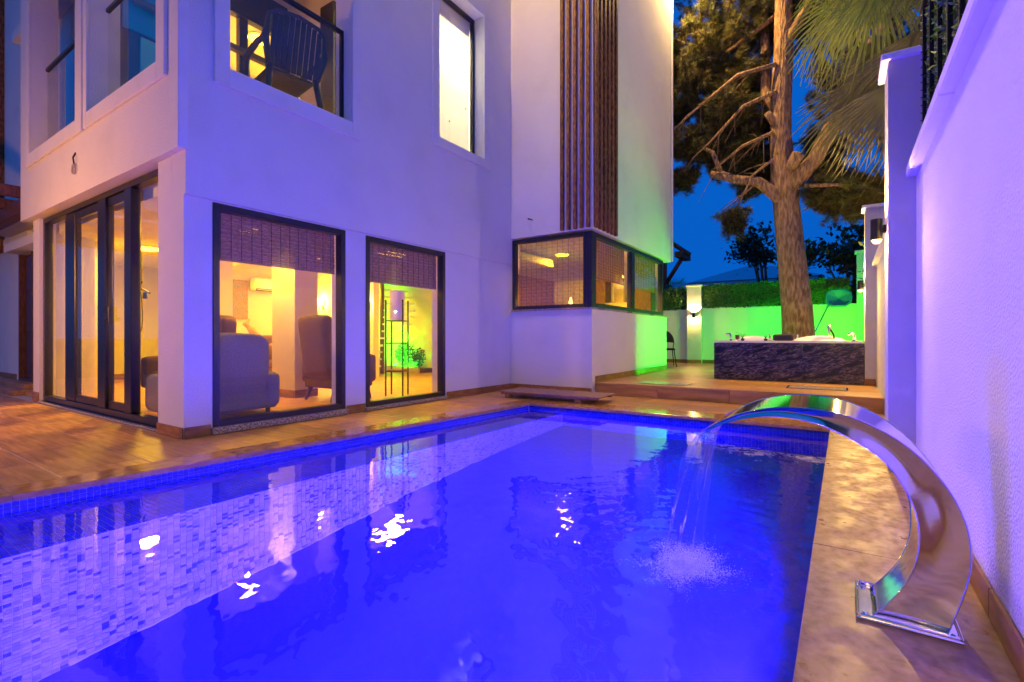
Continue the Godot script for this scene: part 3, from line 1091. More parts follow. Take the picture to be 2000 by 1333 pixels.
func build_house():
	var H = thing("house", "white rendered two-storey villa with lit windows beside the pool", "house")
	# ---- walls facing the pool
	part(H, "ground_floor_wall", wall_mesh("x", XA, XA - 0.26, -7.6, ZP, 0.0, 2.219, [[-3.806, -2.305, 0.07, 2.205], [-5.592, -4.11, 0.05, 2.2]]), M.stucco)
	part(H, "upper_wall", wall_mesh("x", XU, XU - 0.29, -7.6, -2.063, 2.221, 12.0, [[-3.87, -2.44, 3.51, 6.1], [-6.49, -5.41, 3.86, 6.2]]), M.stucco)
	# ---- corner pillar, wall over the sliding door
	part(H, "corner_pillar", box_mesh(Vector3(-5.5, 0, -2.36), Vector3(-5.222, 2.615, ZP - 0.001)), M.stucco)
	part(H, "upper_wall", wall_mesh("z", ZU, ZU - 0.29, -10.0, -5.1, 2.62, 12.0, [[-7.157, -5.309, 3.49, 6.0], [-9.466, -7.534, 3.49, 6.0]]), M.stucco)
	bar(H, "corner_strip", Vector3(-5.099, 2.622, -2.085), Vector3(-4.912, 12.0, -1.996), M.trim_paint, 0.006)
	part(H, "door_pillar", box_mesh(Vector3(-9.78, 0, -2.5), Vector3(-9.49, 2.615, -2.09)), M.stucco)
	# ---- recessed entrance wall further left
	part(H, "entrance_wall", wall_mesh("z", -2.55, -2.75, -15.5, -9.6, 0.0, 12.0, [[-12.8, -11.9, 0.1, 2.62]]), M.stucco)
	bar(H, "light_slot", Vector3(-11.05, 3.1, -2.549), Vector3(-10.85, 6.6, -2.53), M.trim_paint)
	bar(H, "canopy_ledge", Vector3(-13.4, 2.86, -2.55), Vector3(-10.3, 3.0, -2.28), M.trim_paint)
	bar(H, "canopy_ledge", Vector3(-13.2, 2.66, -2.55), Vector3(-11.6, 2.76, -2.4), M.trim_paint)
	var dr = group_part(H, "entrance_door")
	bar(dr, "leaf", Vector3(-12.72, 0.1, -2.66), Vector3(-11.98, 2.56, -2.61), M.brown_wood)
	frame_bars(dr, "door_frame", "z", -2.7, -2.53, -12.8, -11.9, 0.1, 2.62, 0.075, M.brown_wood)
	for k in 3: bar(dr, "door_panel", Vector3(-12.62, 0.3 + k * 0.74, -2.612), Vector3(-12.08, 0.92 + k * 0.74, -2.598), M.brown_wood, 0.01)
	bar(dr, "handle", Vector3(-12.06, 1.1, -2.6), Vector3(-12.03, 1.3, -2.56), M.chrome)
	for k in 2: bar(H, "entrance_step", Vector3(-13.9, 0.0, -2.56), Vector3(-10.9 - 0.5 * k, 0.07 + 0.06 * k, -2.1 - 0.22 * k + (0.0 if k else 0.02)), M["deck%d" % k])
	skirting(H, "z", -2.55, -15.4, -13.0, 0.13, 1.0)
	# ---- kitchen bay
	part(H, "kitchen_wall", wall_mesh("z", ZB, ZB - 0.2, XA - 0.02, XB, 0.0, 1.385), M.stucco)
	part(H, "kitchen_wall", wall_mesh("x", XB - 0.001, XB - 0.2, -11.4, ZB - 0.2, 0.0, 1.385), M.stucco)
	part(H, "upper_wall", wall_mesh("z", ZB + 0.03, ZB - 0.25, XU - 0.02, XB + 0.03, 2.68, 12.0), M.stucco)
	part(H, "upper_wall", wall_mesh("x", XB + 0.029, XB - 0.25, -11.64, ZB - 0.25, 2.68, 12.0), M.stucco)
	bar(H, "downpipe", Vector3(XB + 0.03, 2.70, -11.70), Vector3(XB + 0.07, 12.0, -11.645), M.trim_paint, 0.012)
	part(H, "kitchen_end_wall", wall_mesh("z", -11.64, -11.4, -7.0, XB - 0.201, 0.0, 12.0), M.stucco)
	for q in [["z", ZB, -4.93, XB + 0.03], ["x", XB, -11.43, ZB + 0.0]]:
		var u = q[2]
		while u < q[3] - 0.01:
			var l = minf(1.3, q[3] - u)
			if q[0] == "z": bar(H, "window_sill", Vector3(u + 0.001, 1.388, ZB - 0.2), Vector3(u + l - 0.001, 1.413, ZB + 0.035), M.sill_marble)
			else: bar(H, "window_sill", Vector3(XB - 0.2, 1.388, u + 0.001 - 0.035), Vector3(XB + 0.035, 1.413, u + l - 0.001 - 0.24), M.sill_marble)
			u += l
	var kw = group_part(H, "kitchen_window")
	frame_bars(kw, "frame", "z", ZB - 0.12, ZB - 0.01, -4.93, -3.475, 1.416, 2.655, 0.06, M.frame)
	flat_pane(kw, "pane", "z", ZB - 0.06, -4.87, -3.535, 1.476, 2.595, M.glass)
	bar(kw, "corner_post", Vector3(-3.473, 1.416, ZB - 0.12), Vector3(XB - 0.005, 2.655, ZB - 0.005), M.frame)
	var kx = group_part(H, "kitchen_window")
	frame_bars(kx, "frame", "x", XB - 0.12, XB - 0.012, -11.2, ZB - 0.122, 1.416, 2.655, 0.075, M.frame)
	bar(kx, "mullion", Vector3(XB - 0.11, 1.49, -9.38), Vector3(XB - 0.02, 2.58, -9.20), M.frame)
	flat_pane(kx, "pane", "x", XB - 0.05, -9.2, ZB - 0.197, 1.491, 2.58, M.glass)
	flat_pane(kx, "pane", "x", XB - 0.07, -11.125, -9.38, 1.491, 2.58, M.glass)
	part(H, "kitchen_floor", box_mesh(Vector3(-6.5, 0.0, -11.4), Vector3(XB - 0.2, 0.12, ZB - 0.2)), M.deck1)
	part(H, "kitchen_ceiling", box_mesh(Vector3(-6.5, 2.69, -11.4), Vector3(XB - 0.24, 2.78, ZB - 0.22)), M.ceiling_paint)
	part(H, "kitchen_partition", wall_mesh("x", -6.35, -6.5, -11.4, -7.6, 0.12, 2.69), M.room_paint)
	part(H, "kitchen_partition", wall_mesh("z", -7.6, -7.75, -6.5, XA - 0.2, 0.12, 2.69), M.room_paint)
	# ---- skirting tiles outside
	skirting(H, "x", XA, -7.345, -5.62, 0.003, 1.0)
	skirting(H, "x", XA, -4.1, -3.82, 0.003, 1.0)
	skirting(H, "x", XA, -2.29, ZP, 0.003, 1.0)
	skirting(H, "z", ZP, -5.5, XA, 0.003, 1.0)
	skirting(H, "z", -2.09, -9.78, -9.49, 0.003, 1.0, 0.14)
	skirting(H, "z", ZB, XA + 0.02, XB, 0.003, 1.0)
	skirting(H, "x", XB, -11.4, -7.47, HP + 0.002, 1.0)
	# ---- ground floor windows
	var wn = 0
	for q in [[-3.806, -2.305, 0.07, 2.205], [-5.592, -4.11, 0.05, 2.2]]:
		var w = group_part(H, "window")
		frame_bars(w, "frame", "x", XA - 0.1, XA + 0.012, q[0] + 0.001, q[1] - 0.001, q[2] + 0.001, q[3] - 0.001, 0.062, M.frame)
		flat_pane(w, "pane", "x", XA - 0.045, q[0] + 0.063, q[1] - 0.063, q[2] + 0.063, q[3] - 0.063, M.glass)
		bar(w, "sill", Vector3(XA - 0.1, 0.006, q[0] - 0.02), Vector3(XA + 0.04, q[2] - 0.002, q[1] + 0.012), M.sill_marble)
		wn += 1
	# ---- raised surrounds of the upper openings
	for q in [[-3.985, -2.30, 3.33, 6.3, -3.87, -2.44, 3.51, 6.1], [-6.742, -5.271, 3.72, 6.36, -6.49, -5.41, 3.86, 6.2]]:
		var x0 = XU + 0.001
		var x1 = XU + 0.032
		bar(H, "window_surround", Vector3(x0, q[2], q[0]), Vector3(x1, q[3], q[4]), M.trim_paint)
		bar(H, "window_surround", Vector3(x0, q[2], q[5]), Vector3(x1, q[3], q[1]), M.trim_paint)
		bar(H, "window_surround", Vector3(x0, q[2], q[4] + 0.001), Vector3(x1, q[6], q[5] - 0.001), M.trim_paint)
		bar(H, "window_surround", Vector3(x0, q[7], q[4] + 0.001), Vector3(x1, q[3], q[5] - 0.001), M.trim_paint)
	for q in [[-7.26, -5.136, 3.32, 6.16, -7.157, -5.309, 3.49, 6.0], [-9.60, -7.325, 3.32, 6.16, -9.466, -7.534, 3.49, 6.0]]:
		var z0 = ZU + 0.001
		var z1 = ZU + 0.032
		bar(H, "window_surround", Vector3(q[0], q[2], z0), Vector3(q[4], q[3], z1), M.trim_paint)
		bar(H, "window_surround", Vector3(q[5], q[2], z0), Vector3(q[1], q[3], z1), M.trim_paint)
		bar(H, "window_surround", Vector3(q[4] + 0.001, q[2], z0), Vector3(q[5] - 0.001, q[6], z1), M.trim_paint)
		bar(H, "window_surround", Vector3(q[4] + 0.001, q[7], z0), Vector3(q[5] - 0.001, q[3], z1), M.trim_paint)
	# ---- upper white-lit window
	var uw = group_part(H, "window")
	frame_bars(uw, "frame", "x", XU - 0.24, XU - 0.17, -6.489, -5.411, 3.861, 6.199, 0.045, M.frame)
	flat_pane(uw, "pane", "x", XU - 0.2, -6.445, -5.455, 3.905, 6.155, M.glass)
	bar(uw, "frosted_panel", Vector3(XU - 0.262, 3.87, -6.44), Vector3(XU - 0.258, 5.92, -5.46), M.frosted, 0.001)
	for q in [[4.0, -5.5], [4.62, -5.5], [5.25, -5.5], [5.8, -5.5], [4.0, -6.35], [4.7, -6.35], [5.3, -6.35], [5.8, -6.35], [4.35, -5.95]]: part(uw, "fixing", lathe([[0.0, 0.006], [0.012, 0.004], [0.014, 0.0]], 10), M.black_metal, Vector3(XU - 0.2575, q[0], q[1]), Vector3(0, 0, -PI / 2))
	bar(uw, "roller_blind_box", Vector3(XU - 0.3, 5.92, -6.44), Vector3(XU - 0.245, 6.15, -5.46), M.shade_cloth)
	# ---- glass balustrades
	var gb = group_part(H, "balustrade")
	flat_pane(gb, "glass_panel", "x", XU - 0.16, -3.865, -2.445, 3.515, 4.62, M.glass)
	bar(gb, "handrail", Vector3(XU - 0.185, 4.62, -3.869), Vector3(XU - 0.135, 4.665, -2.441), M.frame)
	bar(gb, "post", Vector3(XU - 0.185, 3.512, -3.869), Vector3(XU - 0.135, 4.619, -3.835), M.frame)
	bar(gb, "post", Vector3(XU - 0.185, 3.512, -2.475), Vector3(XU - 0.135, 4.619, -2.441), M.frame)
	for q in [[-7.157, -5.309], [-9.466, -7.534]]:
		gb = group_part(H, "balustrade")
		flat_pane(gb, "glass_panel", "z", ZU - 0.17, q[0] + 0.002, q[1] - 0.002, 3.495, 4.72, M.smoked_glass)
		bar(gb, "handrail", Vector3(q[0] + 0.001, 4.72, ZU - 0.19), Vector3(q[1] - 0.001, 4.765, ZU - 0.15), M.frame)
	# ---- sliding door
	var sd = group_part(H, "sliding_door")
	var d0 = ZD - 0.09
	frame_bars(sd, "door_frame", "z", d0, ZD, -9.485, -5.505, 0.028, 2.612, 0.07, M.frame)
	bar(sd, "threshold", Vector3(-9.485, 0.004, d0), Vector3(-5.505, 0.027, ZD + 0.03), M.frame)
	bar(sd, "stone_step", Vector3(-9.47, 0.003, ZD + 0.031), Vector3(-5.52, 0.022, ZP - 0.002), M.sill_marble)
	for q in [[-8.58, -8.2, 0.0], [-7.33, -7.09, 0.02], [-6.53, -6.34, 0.02]]:
		bar(sd, "mullion", Vector3(q[0], 0.1, d0 + 0.006), Vector3(q[1], 2.54, ZD - 0.012 + q[2]), M.frame, 0.008)
	for q in [[-9.415, -8.58, -0.05], [-8.2, -7.33, -0.03], [-7.09, -6.53, -0.03], [-6.34, -5.575, -0.05]]:
		flat_pane(sd, "pane", "z", ZD + q[2], q[0], q[1], 0.098, 2.542, M.glass)
	for q in [[-8.2, -7.33], [-7.09, -6.53]]:
		bar(sd, "leaf_rail", Vector3(q[0] + 0.001, 0.1, ZD - 0.06), Vector3(q[1] - 0.001, 0.19, ZD - 0.02), M.frame)
		bar(sd, "leaf_rail", Vector3(q[0] + 0.001, 2.44, ZD - 0.06), Vector3(q[1] - 0.001, 2.539, ZD - 0.02), M.frame)
	bar(sd, "handle", Vector3(-7.07, 1.1, ZD - 0.01), Vector3(-7.03, 1.28, ZD + 0.03), M.frame, 0.008)
	bar(sd, "handle_grip", Vector3(-7.029, 1.12, ZD + 0.012), Vector3(-6.95, 1.15, ZD + 0.035), M.frame, 0.006)
	# ---- wood slats on the tower, five on each face
	for k in 5:
		bar(H, "wood_slat", Vector3(-3.915 + k * 0.118, 2.70, ZB + 0.032), Vector3(-3.855 + k * 0.118, 12.0, ZB + 0.085), M["slat%d" % (k % 3)], 0.006)
	for k in 6:
		bar(H, "wood_slat", Vector3(XB + 0.032, 2.70, ZB + 0.0 - k * 0.165 - 0.075), Vector3(XB + 0.088, 12.0, ZB + 0.0 - k * 0.165), M["slat%d" % ((k + 1) % 3)], 0.006)
	# ---- slats above the entrance
	for k in 4:
		bar(H, "wood_slat", Vector3(-14.9 + k * 0.28, 2.62, -2.548), Vector3(-14.74 + k * 0.28, 12.0, -2.46), M["slat%d" % (k % 3)], 0.008)
	# ---- cable stub and hook left on the walls
	part(H, "cable_stub", tube([Vector3(-4.55, 2.98, ZB + 0.03), Vector3(-4.55, 2.985, ZB + 0.07), Vector3(-4.5, 2.97, ZB + 0.1), Vector3(-4.42, 2.93, ZB + 0.13)], 0.009, 6), M.black_plastic)
	var lp = []
	for k in 13: lp.append(Vector3(-7.62 + 0.05 * sin(TAU * k / 12.0), 2.93 + 0.055 * cos(TAU * k / 12.0), ZU + 0.02))
	part(H, "cable_loop", tube(lp, 0.011, 6), M.concrete)
	part(H, "cable_stub", tube([Vector3(-7.6, 2.98, ZU + 0.02), Vector3(-7.6, 3.06, ZU + 0.03), Vector3(-7.62, 3.13, ZU + 0.0)], 0.009, 6), M.black_plastic)
	# ---- closing walls, floors and roof
	part(H, "back_wall", wall_mesh("x", -15.6, -15.4, -11.64, -2.55, 0.0, 12.0), M.stucco)
	part(H, "back_wall", wall_mesh("z", -11.4, -11.64, -15.4, -7.0, 0.0, 12.0), M.stucco)
	part(H, "roof", box_mesh(Vector3(-15.7, 12.0, -11.8), Vector3(-3.2, 12.25, -1.9)), M.stucco)
	part(H, "upper_floor", box_mesh(Vector3(-15.4, 2.79, -11.38), Vector3(-5.23, 3.42, -2.76)), M.ceiling_paint)
	part(H, "upper_floor", box_mesh(Vector3(-9.9, 2.79, -2.755), Vector3(-5.23, 3.45, -2.295)), M.ceiling_paint)
	interior(H)


func interior(H):
	# ---- living room shell
	part(H, "living_room_floor", box_mesh(Vector3(-12.6, 0.0, -9.4), Vector3(-5.225, 0.045, -2.23)), M.deck2)
	part(H, "living_room_ceiling", box_mesh(Vector3(-12.6, 2.45, -9.4), Vector3(-5.225, 2.6, -2.30)), M.ceiling_paint)
	part(H, "living_room_wall", wall_mesh("x", -12.6, -12.75, -9.5, -2.755, 0.0, 2.79), M.room_paint)
	part(H, "living_room_wall", wall_mesh("z", -9.35, -9.5, -12.6, -6.5, 0.0, 2.79), M.room_paint)
	part(H, "living_room_wall", wall_mesh("x", -6.501, -6.6, -9.35, -7.6, 0.0, 2.6), M.room_paint)
	part(H, "living_room_wall", box_mesh(Vector3(-12.6, 0.0, -2.9), Vector3(-9.79, 2.45, -2.756)), M.room_paint)
	part(H, "column", box_mesh(Vector3(-7.15, 0.045, -4.546), Vector3(-6.57, 2.45, -4.17)), M.room_paint)
	part(H, "column", box_mesh(Vector3(-9.0, 0.045, -4.32), Vector3(-8.6, 2.45, -3.7)), M.room_paint)
	part(H, "partition", box_mesh(Vector3(-10.2, 0.045, -6.55), Vector3(-10.0, 2.45, -4.9)), M.room_paint)
	part(H, "partition", box_mesh(Vector3(-10.0, 0.045, -6.55), Vector3(-8.7, 2.45, -6.4)), M.room_paint)
	part(H, "partition", box_mesh(Vector3(-9.3, 0.045, -7.45), Vector3(-8.55, 2.45, -7.3)), M.room_paint)
	part(H, "ceiling_beam", box_mesh(Vector3(-10.0, 2.2, -4.85), Vector3(-8.6, 2.45, -4.55)), M.ceiling_paint)
	skirting(H, "x", -6.57, -4.546, -4.17, 0.05, 1.0, 0.11)
	skirting(H, "z", -4.17, -7.15, -6.57, 0.05, 1.0, 0.11)
	skirting(H, "x", -12.6, -7.5, -2.9, 0.05, 1.0, 0.11)
	# ---- upper storey behind the balcony
	part(H, "loggia_floor", box_mesh(Vector3(-9.9, 3.451, -4.45), Vector3(-5.221, 3.5, -2.291)), M.deck0)
	part(H, "upper_ceiling", box_mesh(Vector3(-12.0, 6.05, -7.4), Vector3(-5.221, 6.2, -2.291)), M.ceiling_paint)
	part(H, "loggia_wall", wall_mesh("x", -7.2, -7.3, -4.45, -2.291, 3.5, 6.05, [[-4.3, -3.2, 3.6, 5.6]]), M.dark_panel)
	var lw = group_part(H, "loggia_window")
	frame_bars(lw, "frame", "x", -7.28, -7.16, -4.3, -3.2, 3.6, 5.6, 0.07, M.frame)
	bar(lw, "mullion", Vector3(-7.27, 3.67, -3.82), Vector3(-7.17, 5.53, -3.7), M.frame)
	flat_pane(lw, "pane", "x", -7.22, -4.23, -3.82, 3.67, 5.53, M.glass)
	flat_pane(lw, "pane", "x", -7.23, -3.7, -3.27, 3.67, 5.53, M.glass)
	bar(lw, "rail", Vector3(-7.15, 4.95, -4.4), Vector3(-7.05, 5.02, -2.4), M.olive_panel)
	part(H, "loggia_wall", wall_mesh("z", -4.45, -4.55, -7.2, -5.221, 3.5, 6.05, [[-5.98, -5.45, 3.5, 5.7]]), M.room_paint)
	bar(H, "loggia_door_jamb", Vector3(-6.3, 3.5, -4.45), Vector3(-6.0, 5.7, -4.40), M.frame)
	bar(H, "teal_curtain", Vector3(-7.199, 3.52, -3.12), Vector3(-7.17, 4.62, -2.5), M.teal_panel)
	bar(H, "dark_shutter", Vector3(-7.199, 4.66, -3.12), Vector3(-7.17, 5.9, -2.32), M.blue_panel)
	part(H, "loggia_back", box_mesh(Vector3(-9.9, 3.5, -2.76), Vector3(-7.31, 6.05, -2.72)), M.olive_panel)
	bar(H, "blue_shutter", Vector3(-9.0, 3.52, -2.719), Vector3(-7.6, 4.74, -2.69), M.blue_panel)
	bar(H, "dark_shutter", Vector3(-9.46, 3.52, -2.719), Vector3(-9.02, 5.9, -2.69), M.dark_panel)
	part(H, "upper_room_wall", wall_mesh("x", -9.6, -9.7, -7.3, -2.77, 3.42, 6.05), M.room_paint)
	part(H, "upper_room_wall", wall_mesh("z", -7.2, -7.3, -9.6, -5.221, 3.42, 6.05), M.room_paint)
	part(H, "upper_room_wall", wall_mesh("z", -2.77, -2.85, -9.6, -7.31, 3.42, 6.05), M.room_paint)
	part(H, "shower_panel", box_mesh(Vector3(-6.2, 3.42, -7.19), Vector3(-6.16, 5.9, -5.3)), M.white_plastic)


func bamboo_blind(label, axis, d, u0, u1, y0, y1, pitch, gap):
	var B = thing("bamboo_blind", label, "blind", Vector3.ZERO, 0.0, "bamboo roller blinds in the windows")
	var P = func(dd, y, u): return Vector3(dd, y, u) if axis == "x" else Vector3(u, y, dd)
	bar(B, "headrail", P.call(d - 0.02, y1 - 0.03, u0), P.call(d + 0.02, y1, u1), M.reed1)
	# split canes, each with its own edges
	for k in 3:
		var st = st_new()
		var y = y0 + k * pitch
		while y < y1 - 0.035:
			var z = rng.randf_range(-0.002, 0.002)
			var a = P.call(d - 0.003 + z, y, u0 + 0.006 + rng.randf_range(-0.006, 0.004))
			var b = P.call(d + 0.003 + z, y + pitch - gap, u1 - 0.006 + rng.randf_range(-0.004, 0.006))
			add_box(st, a.min(b), a.max(b))
			y += pitch * 3
		part(B, "cane_slats", done(st), M["reed%d" % k]).set_meta("kind", "stuff")
	var u = u0 + 0.06
	while u < u1:
		part(B, "warp_thread", tube([P.call(d + 0.006, y0, u), P.call(d + 0.006, y1, u)], 0.0028, 5), M.hair)
		u += 0.105
	bar(B, "bottom_rail", P.call(d - 0.008, y0 - 0.018, u0 + 0.004), P.call(d + 0.008, y0 - 0.002, u1 - 0.004), M.reed0)
	return B


# ---------------------------------------------------------------- indoor lamps and furniture
func ceiling_lamp(label, at, color, energy, r = 0.16):
	var l = thing("ceiling_lamp", label, "lamp", at, 0.0, "round ceiling lamps")
	part(l, "base_ring", lathe([[0.0, 0.0], [r + 0.02, 0.0], [r + 0.02, -0.025], [r, -0.03]], 24), M.white_plastic)
	part(l, "diffuser", lathe([[r, -0.03], [r * 0.9, -0.055], [r * 0.5, -0.068], [0.0, -0.07]], 24), M.room_glow)
	area(l, "lamp_light", Vector3(0, -0.075, 0), Vector3.DOWN, r * 1.8, r * 1.8, color, energy)
	return l


func indoor_sconce(label, at, turn):
	var s = thing("indoor_sconce", label, "wall lamp", at, turn, "small indoor wall lamps")
	bar(s, "back_plate", Vector3(-0.04, -0.09, 0.0), Vector3(0.04, 0.09, 0.015), M.chrome)
	part(s, "arm", tube([Vector3(0, -0.03, 0.015), Vector3(0, -0.05, 0.05), Vector3(0, -0.03, 0.08)], 0.008, 8), M.chrome)
	part(s, "glass_shade", lathe([[0.02, -0.03], [0.05, 0.0], [0.055, 0.06], [0.04, 0.13], [0.0, 0.14]], 18), M.bulb_glow, Vector3(0, 0, 0.08))
	omni(s, "lamp_light", Vector3(0, 0.05, 0.08), M.bulb_glow.emission, 0.55, 0.05)
	return s


func wing_chair(label, at, turn, m):
	var c = thing("wing_chair", label, "armchair", at, turn, "upholstered armchairs in the living room")
	# faces +z, back at -z
	part(c, "seat", cushion(0.6, 0.2, 0.62, 0.06, 0.06), m, Vector3(0, 0.36, 0.02))
	part(c, "frame_apron", bx(0.68, 0.12, 0.66, 0.02), m, Vector3(0, 0.24, 0))
	part(c, "backrest", cushion(0.66, 0.86, 0.16, 0.07, 0.05), m, Vector3(0, 0.74, -0.34), Vector3(-0.14, 0, 0))
	for s in [-1, 1]:
		part(c, "armrest", cushion(0.12, 0.4, 0.66, 0.05, 0.02), m, Vector3(s * 0.36, 0.44, 0.0))
		part(c, "wing", cushion(0.09, 0.5, 0.26, 0.04, 0.03), m, Vector3(s * 0.34, 0.88, -0.24), Vector3(-0.1, 0, 0))
		part(c, "leg", tube([Vector3(s * 0.27, 0.2, 0.26), Vector3(s * 0.3, 0.0, 0.31)], [0.035, 0.018], 10), M.brown_wood)
		part(c, "leg", tube([Vector3(s * 0.27, 0.2, -0.26), Vector3(s * 0.29, 0.0, -0.34)], [0.035, 0.018], 10), M.brown_wood)
	return c


func sofa(label, at, turn, w, m):
	var c = thing("sofa", label, "sofa", at, turn, "sofas in the living room")
	part(c, "base", bx(w, 0.24, 0.84, 0.03), m, Vector3(0, 0.18, 0))
	var n = 2 if w > 1.2 else 1
	for k in n:
		var cw = (w - 0.36) / n
		part(c, "seat_cushion", cushion(cw, 0.17, 0.66, 0.05, 0.06), m, Vector3(-(w - 0.36) / 2 + cw * (k + 0.5), 0.37, 0.08))
		part(c, "back_cushion", cushion(cw, 0.5, 0.2, 0.08, 0.08), m, Vector3(-(w - 0.36) / 2 + cw * (k + 0.5), 0.66, -0.2), Vector3(-0.12, 0, 0))
	part(c, "backrest", cushion(w - 0.24, 0.80, 0.24, 0.10, 0.07), m, Vector3(0, 0.50, -0.33), Vector3(-0.08, 0, 0))
	for s in [-1, 1]:
		part(c, "armrest", cushion(0.2, 0.40, 0.88, 0.07, 0.05), m, Vector3(s * (w / 2 - 0.06), 0.27, 0.02))
		for z in [-0.34, 0.34]: part(c, "foot", tube([Vector3(s * (w / 2 - 0.09), 0.07, z), Vector3(s * (w / 2 - 0.09), 0.0, z)], [0.03, 0.024], 8), M.brown_wood)
	return c


func build_interior_things():
	var warm = M.room_glow.emission
	ceiling_lamp("round ceiling lamp near the window with the floor lamp", Vector3(-6.73, 2.449, -6.165), warm, 6.0, 0.27)
	ceiling_lamp("round ceiling lamp seen through the sliding door", Vector3(-9.7, 2.449, -3.5), warm, 8.5, 0.15)
	ceiling_lamp("round ceiling lamp above the grey sofa", Vector3(-6.9, 2.449, -3.7), warm, 3.5, 0.14)
	ceiling_lamp("round ceiling lamp over the brown sofa", Vector3(-8.4, 2.449, -5.7), warm, 3.4, 0.14)
	ceiling_lamp("round ceiling lamp beside the spiral stair", Vector3(-9.9, 2.449, -7.9), warm, 3.0, 0.14)
	var up = ceiling_lamp("round ceiling lamp in the upstairs white room", Vector3(-5.75, 6.049, -6.1), M.white_glow.emission, 9.0, 0.16)
	up.get_node("diffuser").material_override = M.white_glow
	ceiling_lamp("round ceiling lamp in the upstairs room behind the balcony", Vector3(-8.3, 6.049, -4.6), warm, 16.0, 0.16)
	ceiling_lamp("round ceiling lamp in the kitchen bay", Vector3(-4.9, 2.689, -9.2), warm, 9.0, 0.14)
	indoor_sconce("glowing wall lamp above the wing chair", Vector3(-9.05, 1.62, -6.398), 0.0)
	indoor_sconce("glowing wall lamp left of the spiral stair", Vector3(-8.68, 1.6, -7.298), 0.0)
	# blinds
	bamboo_blind("bamboo blind rolled half down in the large window by the corner", "x", XA - 0.14, -3.76, -2.35, 1.70, 2.2, 0.014, 0.0012)
	bamboo_blind("bamboo blind rolled half down in the window with the floor lamp", "x", XA - 0.14, -5.55, -4.15, 1.66, 2.195, 0.014, 0.0012)
	bamboo_blind("bamboo blind let fully down in the kitchen window over the pool", "z", ZB - 0.17, -4.89, -3.5, 1.46, 2.65, 0.02, 0.005)
	bamboo_blind("bamboo blind half down behind the left green-framed kitchen pane", "x", XB - 0.17, -9.2, -7.6, 1.95, 2.65, 0.017, 0.003)
	bamboo_blind("bamboo blind half down behind the right green-framed kitchen pane", "x", XB - 0.17, -11.1, -9.4, 1.95, 2.65, 0.017, 0.003)
	# kitchen
	var pd = 0
	for x in [-4.45, -4.1]:
		var p = thing("pendant_bulb", ["left glowing pendant bulb behind the kitchen blind", "right glowing pendant bulb behind the kitchen blind"][pd], "lamp", Vector3(x, 1.62, -8.7), 0.0, "pendant bulbs in the kitchen")
		part(p, "cord", tube([Vector3(0, 1.069, 0), Vector3(0, 0.09, 0)], 0.004, 6), M.black_plastic)
		part(p, "bulb", lathe([[0.0, -0.06], [0.03, -0.045], [0.042, 0.0], [0.02, 0.06], [0.012, 0.09], [0.0, 0.09]], 16), M.bulb_glow)
		omni(p, "lamp_light", Vector3.ZERO, M.bulb_glow.emission, 0.25, 0.03)
		pd += 1
	var kc = thing("kitchen_counter", "kitchen counter with cupboards inside the bay", "counter", Vector3(-6.0, 0.12, -9.4))
	bar(kc, "cupboard", Vector3(-0.33, 0.0, -1.6), Vector3(0.27, 0.86, 1.6), M.brown_wood)
	bar(kc, "worktop", Vector3(-0.34, 0.862, -1.62), Vector3(0.3, 0.9, 1.62), M.dark_marble)
	for k in 4: bar(kc, "cupboard_door", Vector3(0.271, 0.08, -1.58 + k * 0.79), Vector3(0.289, 0.82, -0.83 + k * 0.79), M.brown_wood)
	bar(kc, "wall_cupboard", Vector3(-0.34, 1.5, -1.6), Vector3(0.02, 2.2, 1.6), M.brown_wood)
	var tc = thing("tall_cupboard", "tall pale cupboards with a hood at the end of the kitchen", "cupboard", Vector3(-4.9, 0.12, -11.38))
	bar(tc, "carcass", Vector3(-1.4, 0.0, 0.0), Vector3(-0.3, 2.2, 0.55), M.shade_cloth)
	for k in 2: bar(tc, "cupboard_door", Vector3(-1.39 + k * 0.55, 0.1, 0.551), Vector3(-0.85 + k * 0.55, 2.15, 0.57), M.shade_cloth)
	bar(tc, "base_unit", Vector3(-0.29, 0.0, 0.0), Vector3(1.28, 0.88, 0.55), M.brown_wood)
	bar(tc, "worktop", Vector3(-0.295, 0.881, 0.0), Vector3(1.29, 0.92, 0.58), M.sill_marble)
	bar(tc, "hood", Vector3(0.2, 1.5, 0.0), Vector3(0.75, 1.62, 0.45), M.chrome)
	bar(tc, "hood_duct", Vector3(0.36, 1.621, 0.0), Vector3(0.6, 2.55, 0.25), M.chrome)
	bar(tc, "wall_unit", Vector3(0.78, 1.4, 0.0), Vector3(1.28, 2.2, 0.34), M.brown_wood)
	bar(tc, "wall_unit", Vector3(-0.28, 1.4, 0.0), Vector3(0.18, 2.2, 0.34), M.brown_wood)
	# living room
	sofa("grey cloth-covered sofa with its back to the corner window", Vector3(-5.95, 0.046, -2.80), PI / 2 + PI, 1.02, M.grey_cloth)
	wing_chair("brown armchair behind the grey sofa", Vector3(-7.0, 0.046, -2.98), 0.4, M.brown_cloth)
	wing_chair("tall brown wing chair seen from the side behind the window pier", Vector3(-6.0, 0.046, -4.5), PI, M.brown_cloth)
	sofa("brown sofa carrying the reclining person", Vector3(-9.48, 0.046, -5.55), PI / 2, 1.55, M.brown_cloth)
	# person lying on the far sofa, one bare leg raised
	var o = Vector3(-9.25, 0.0, -5.45)
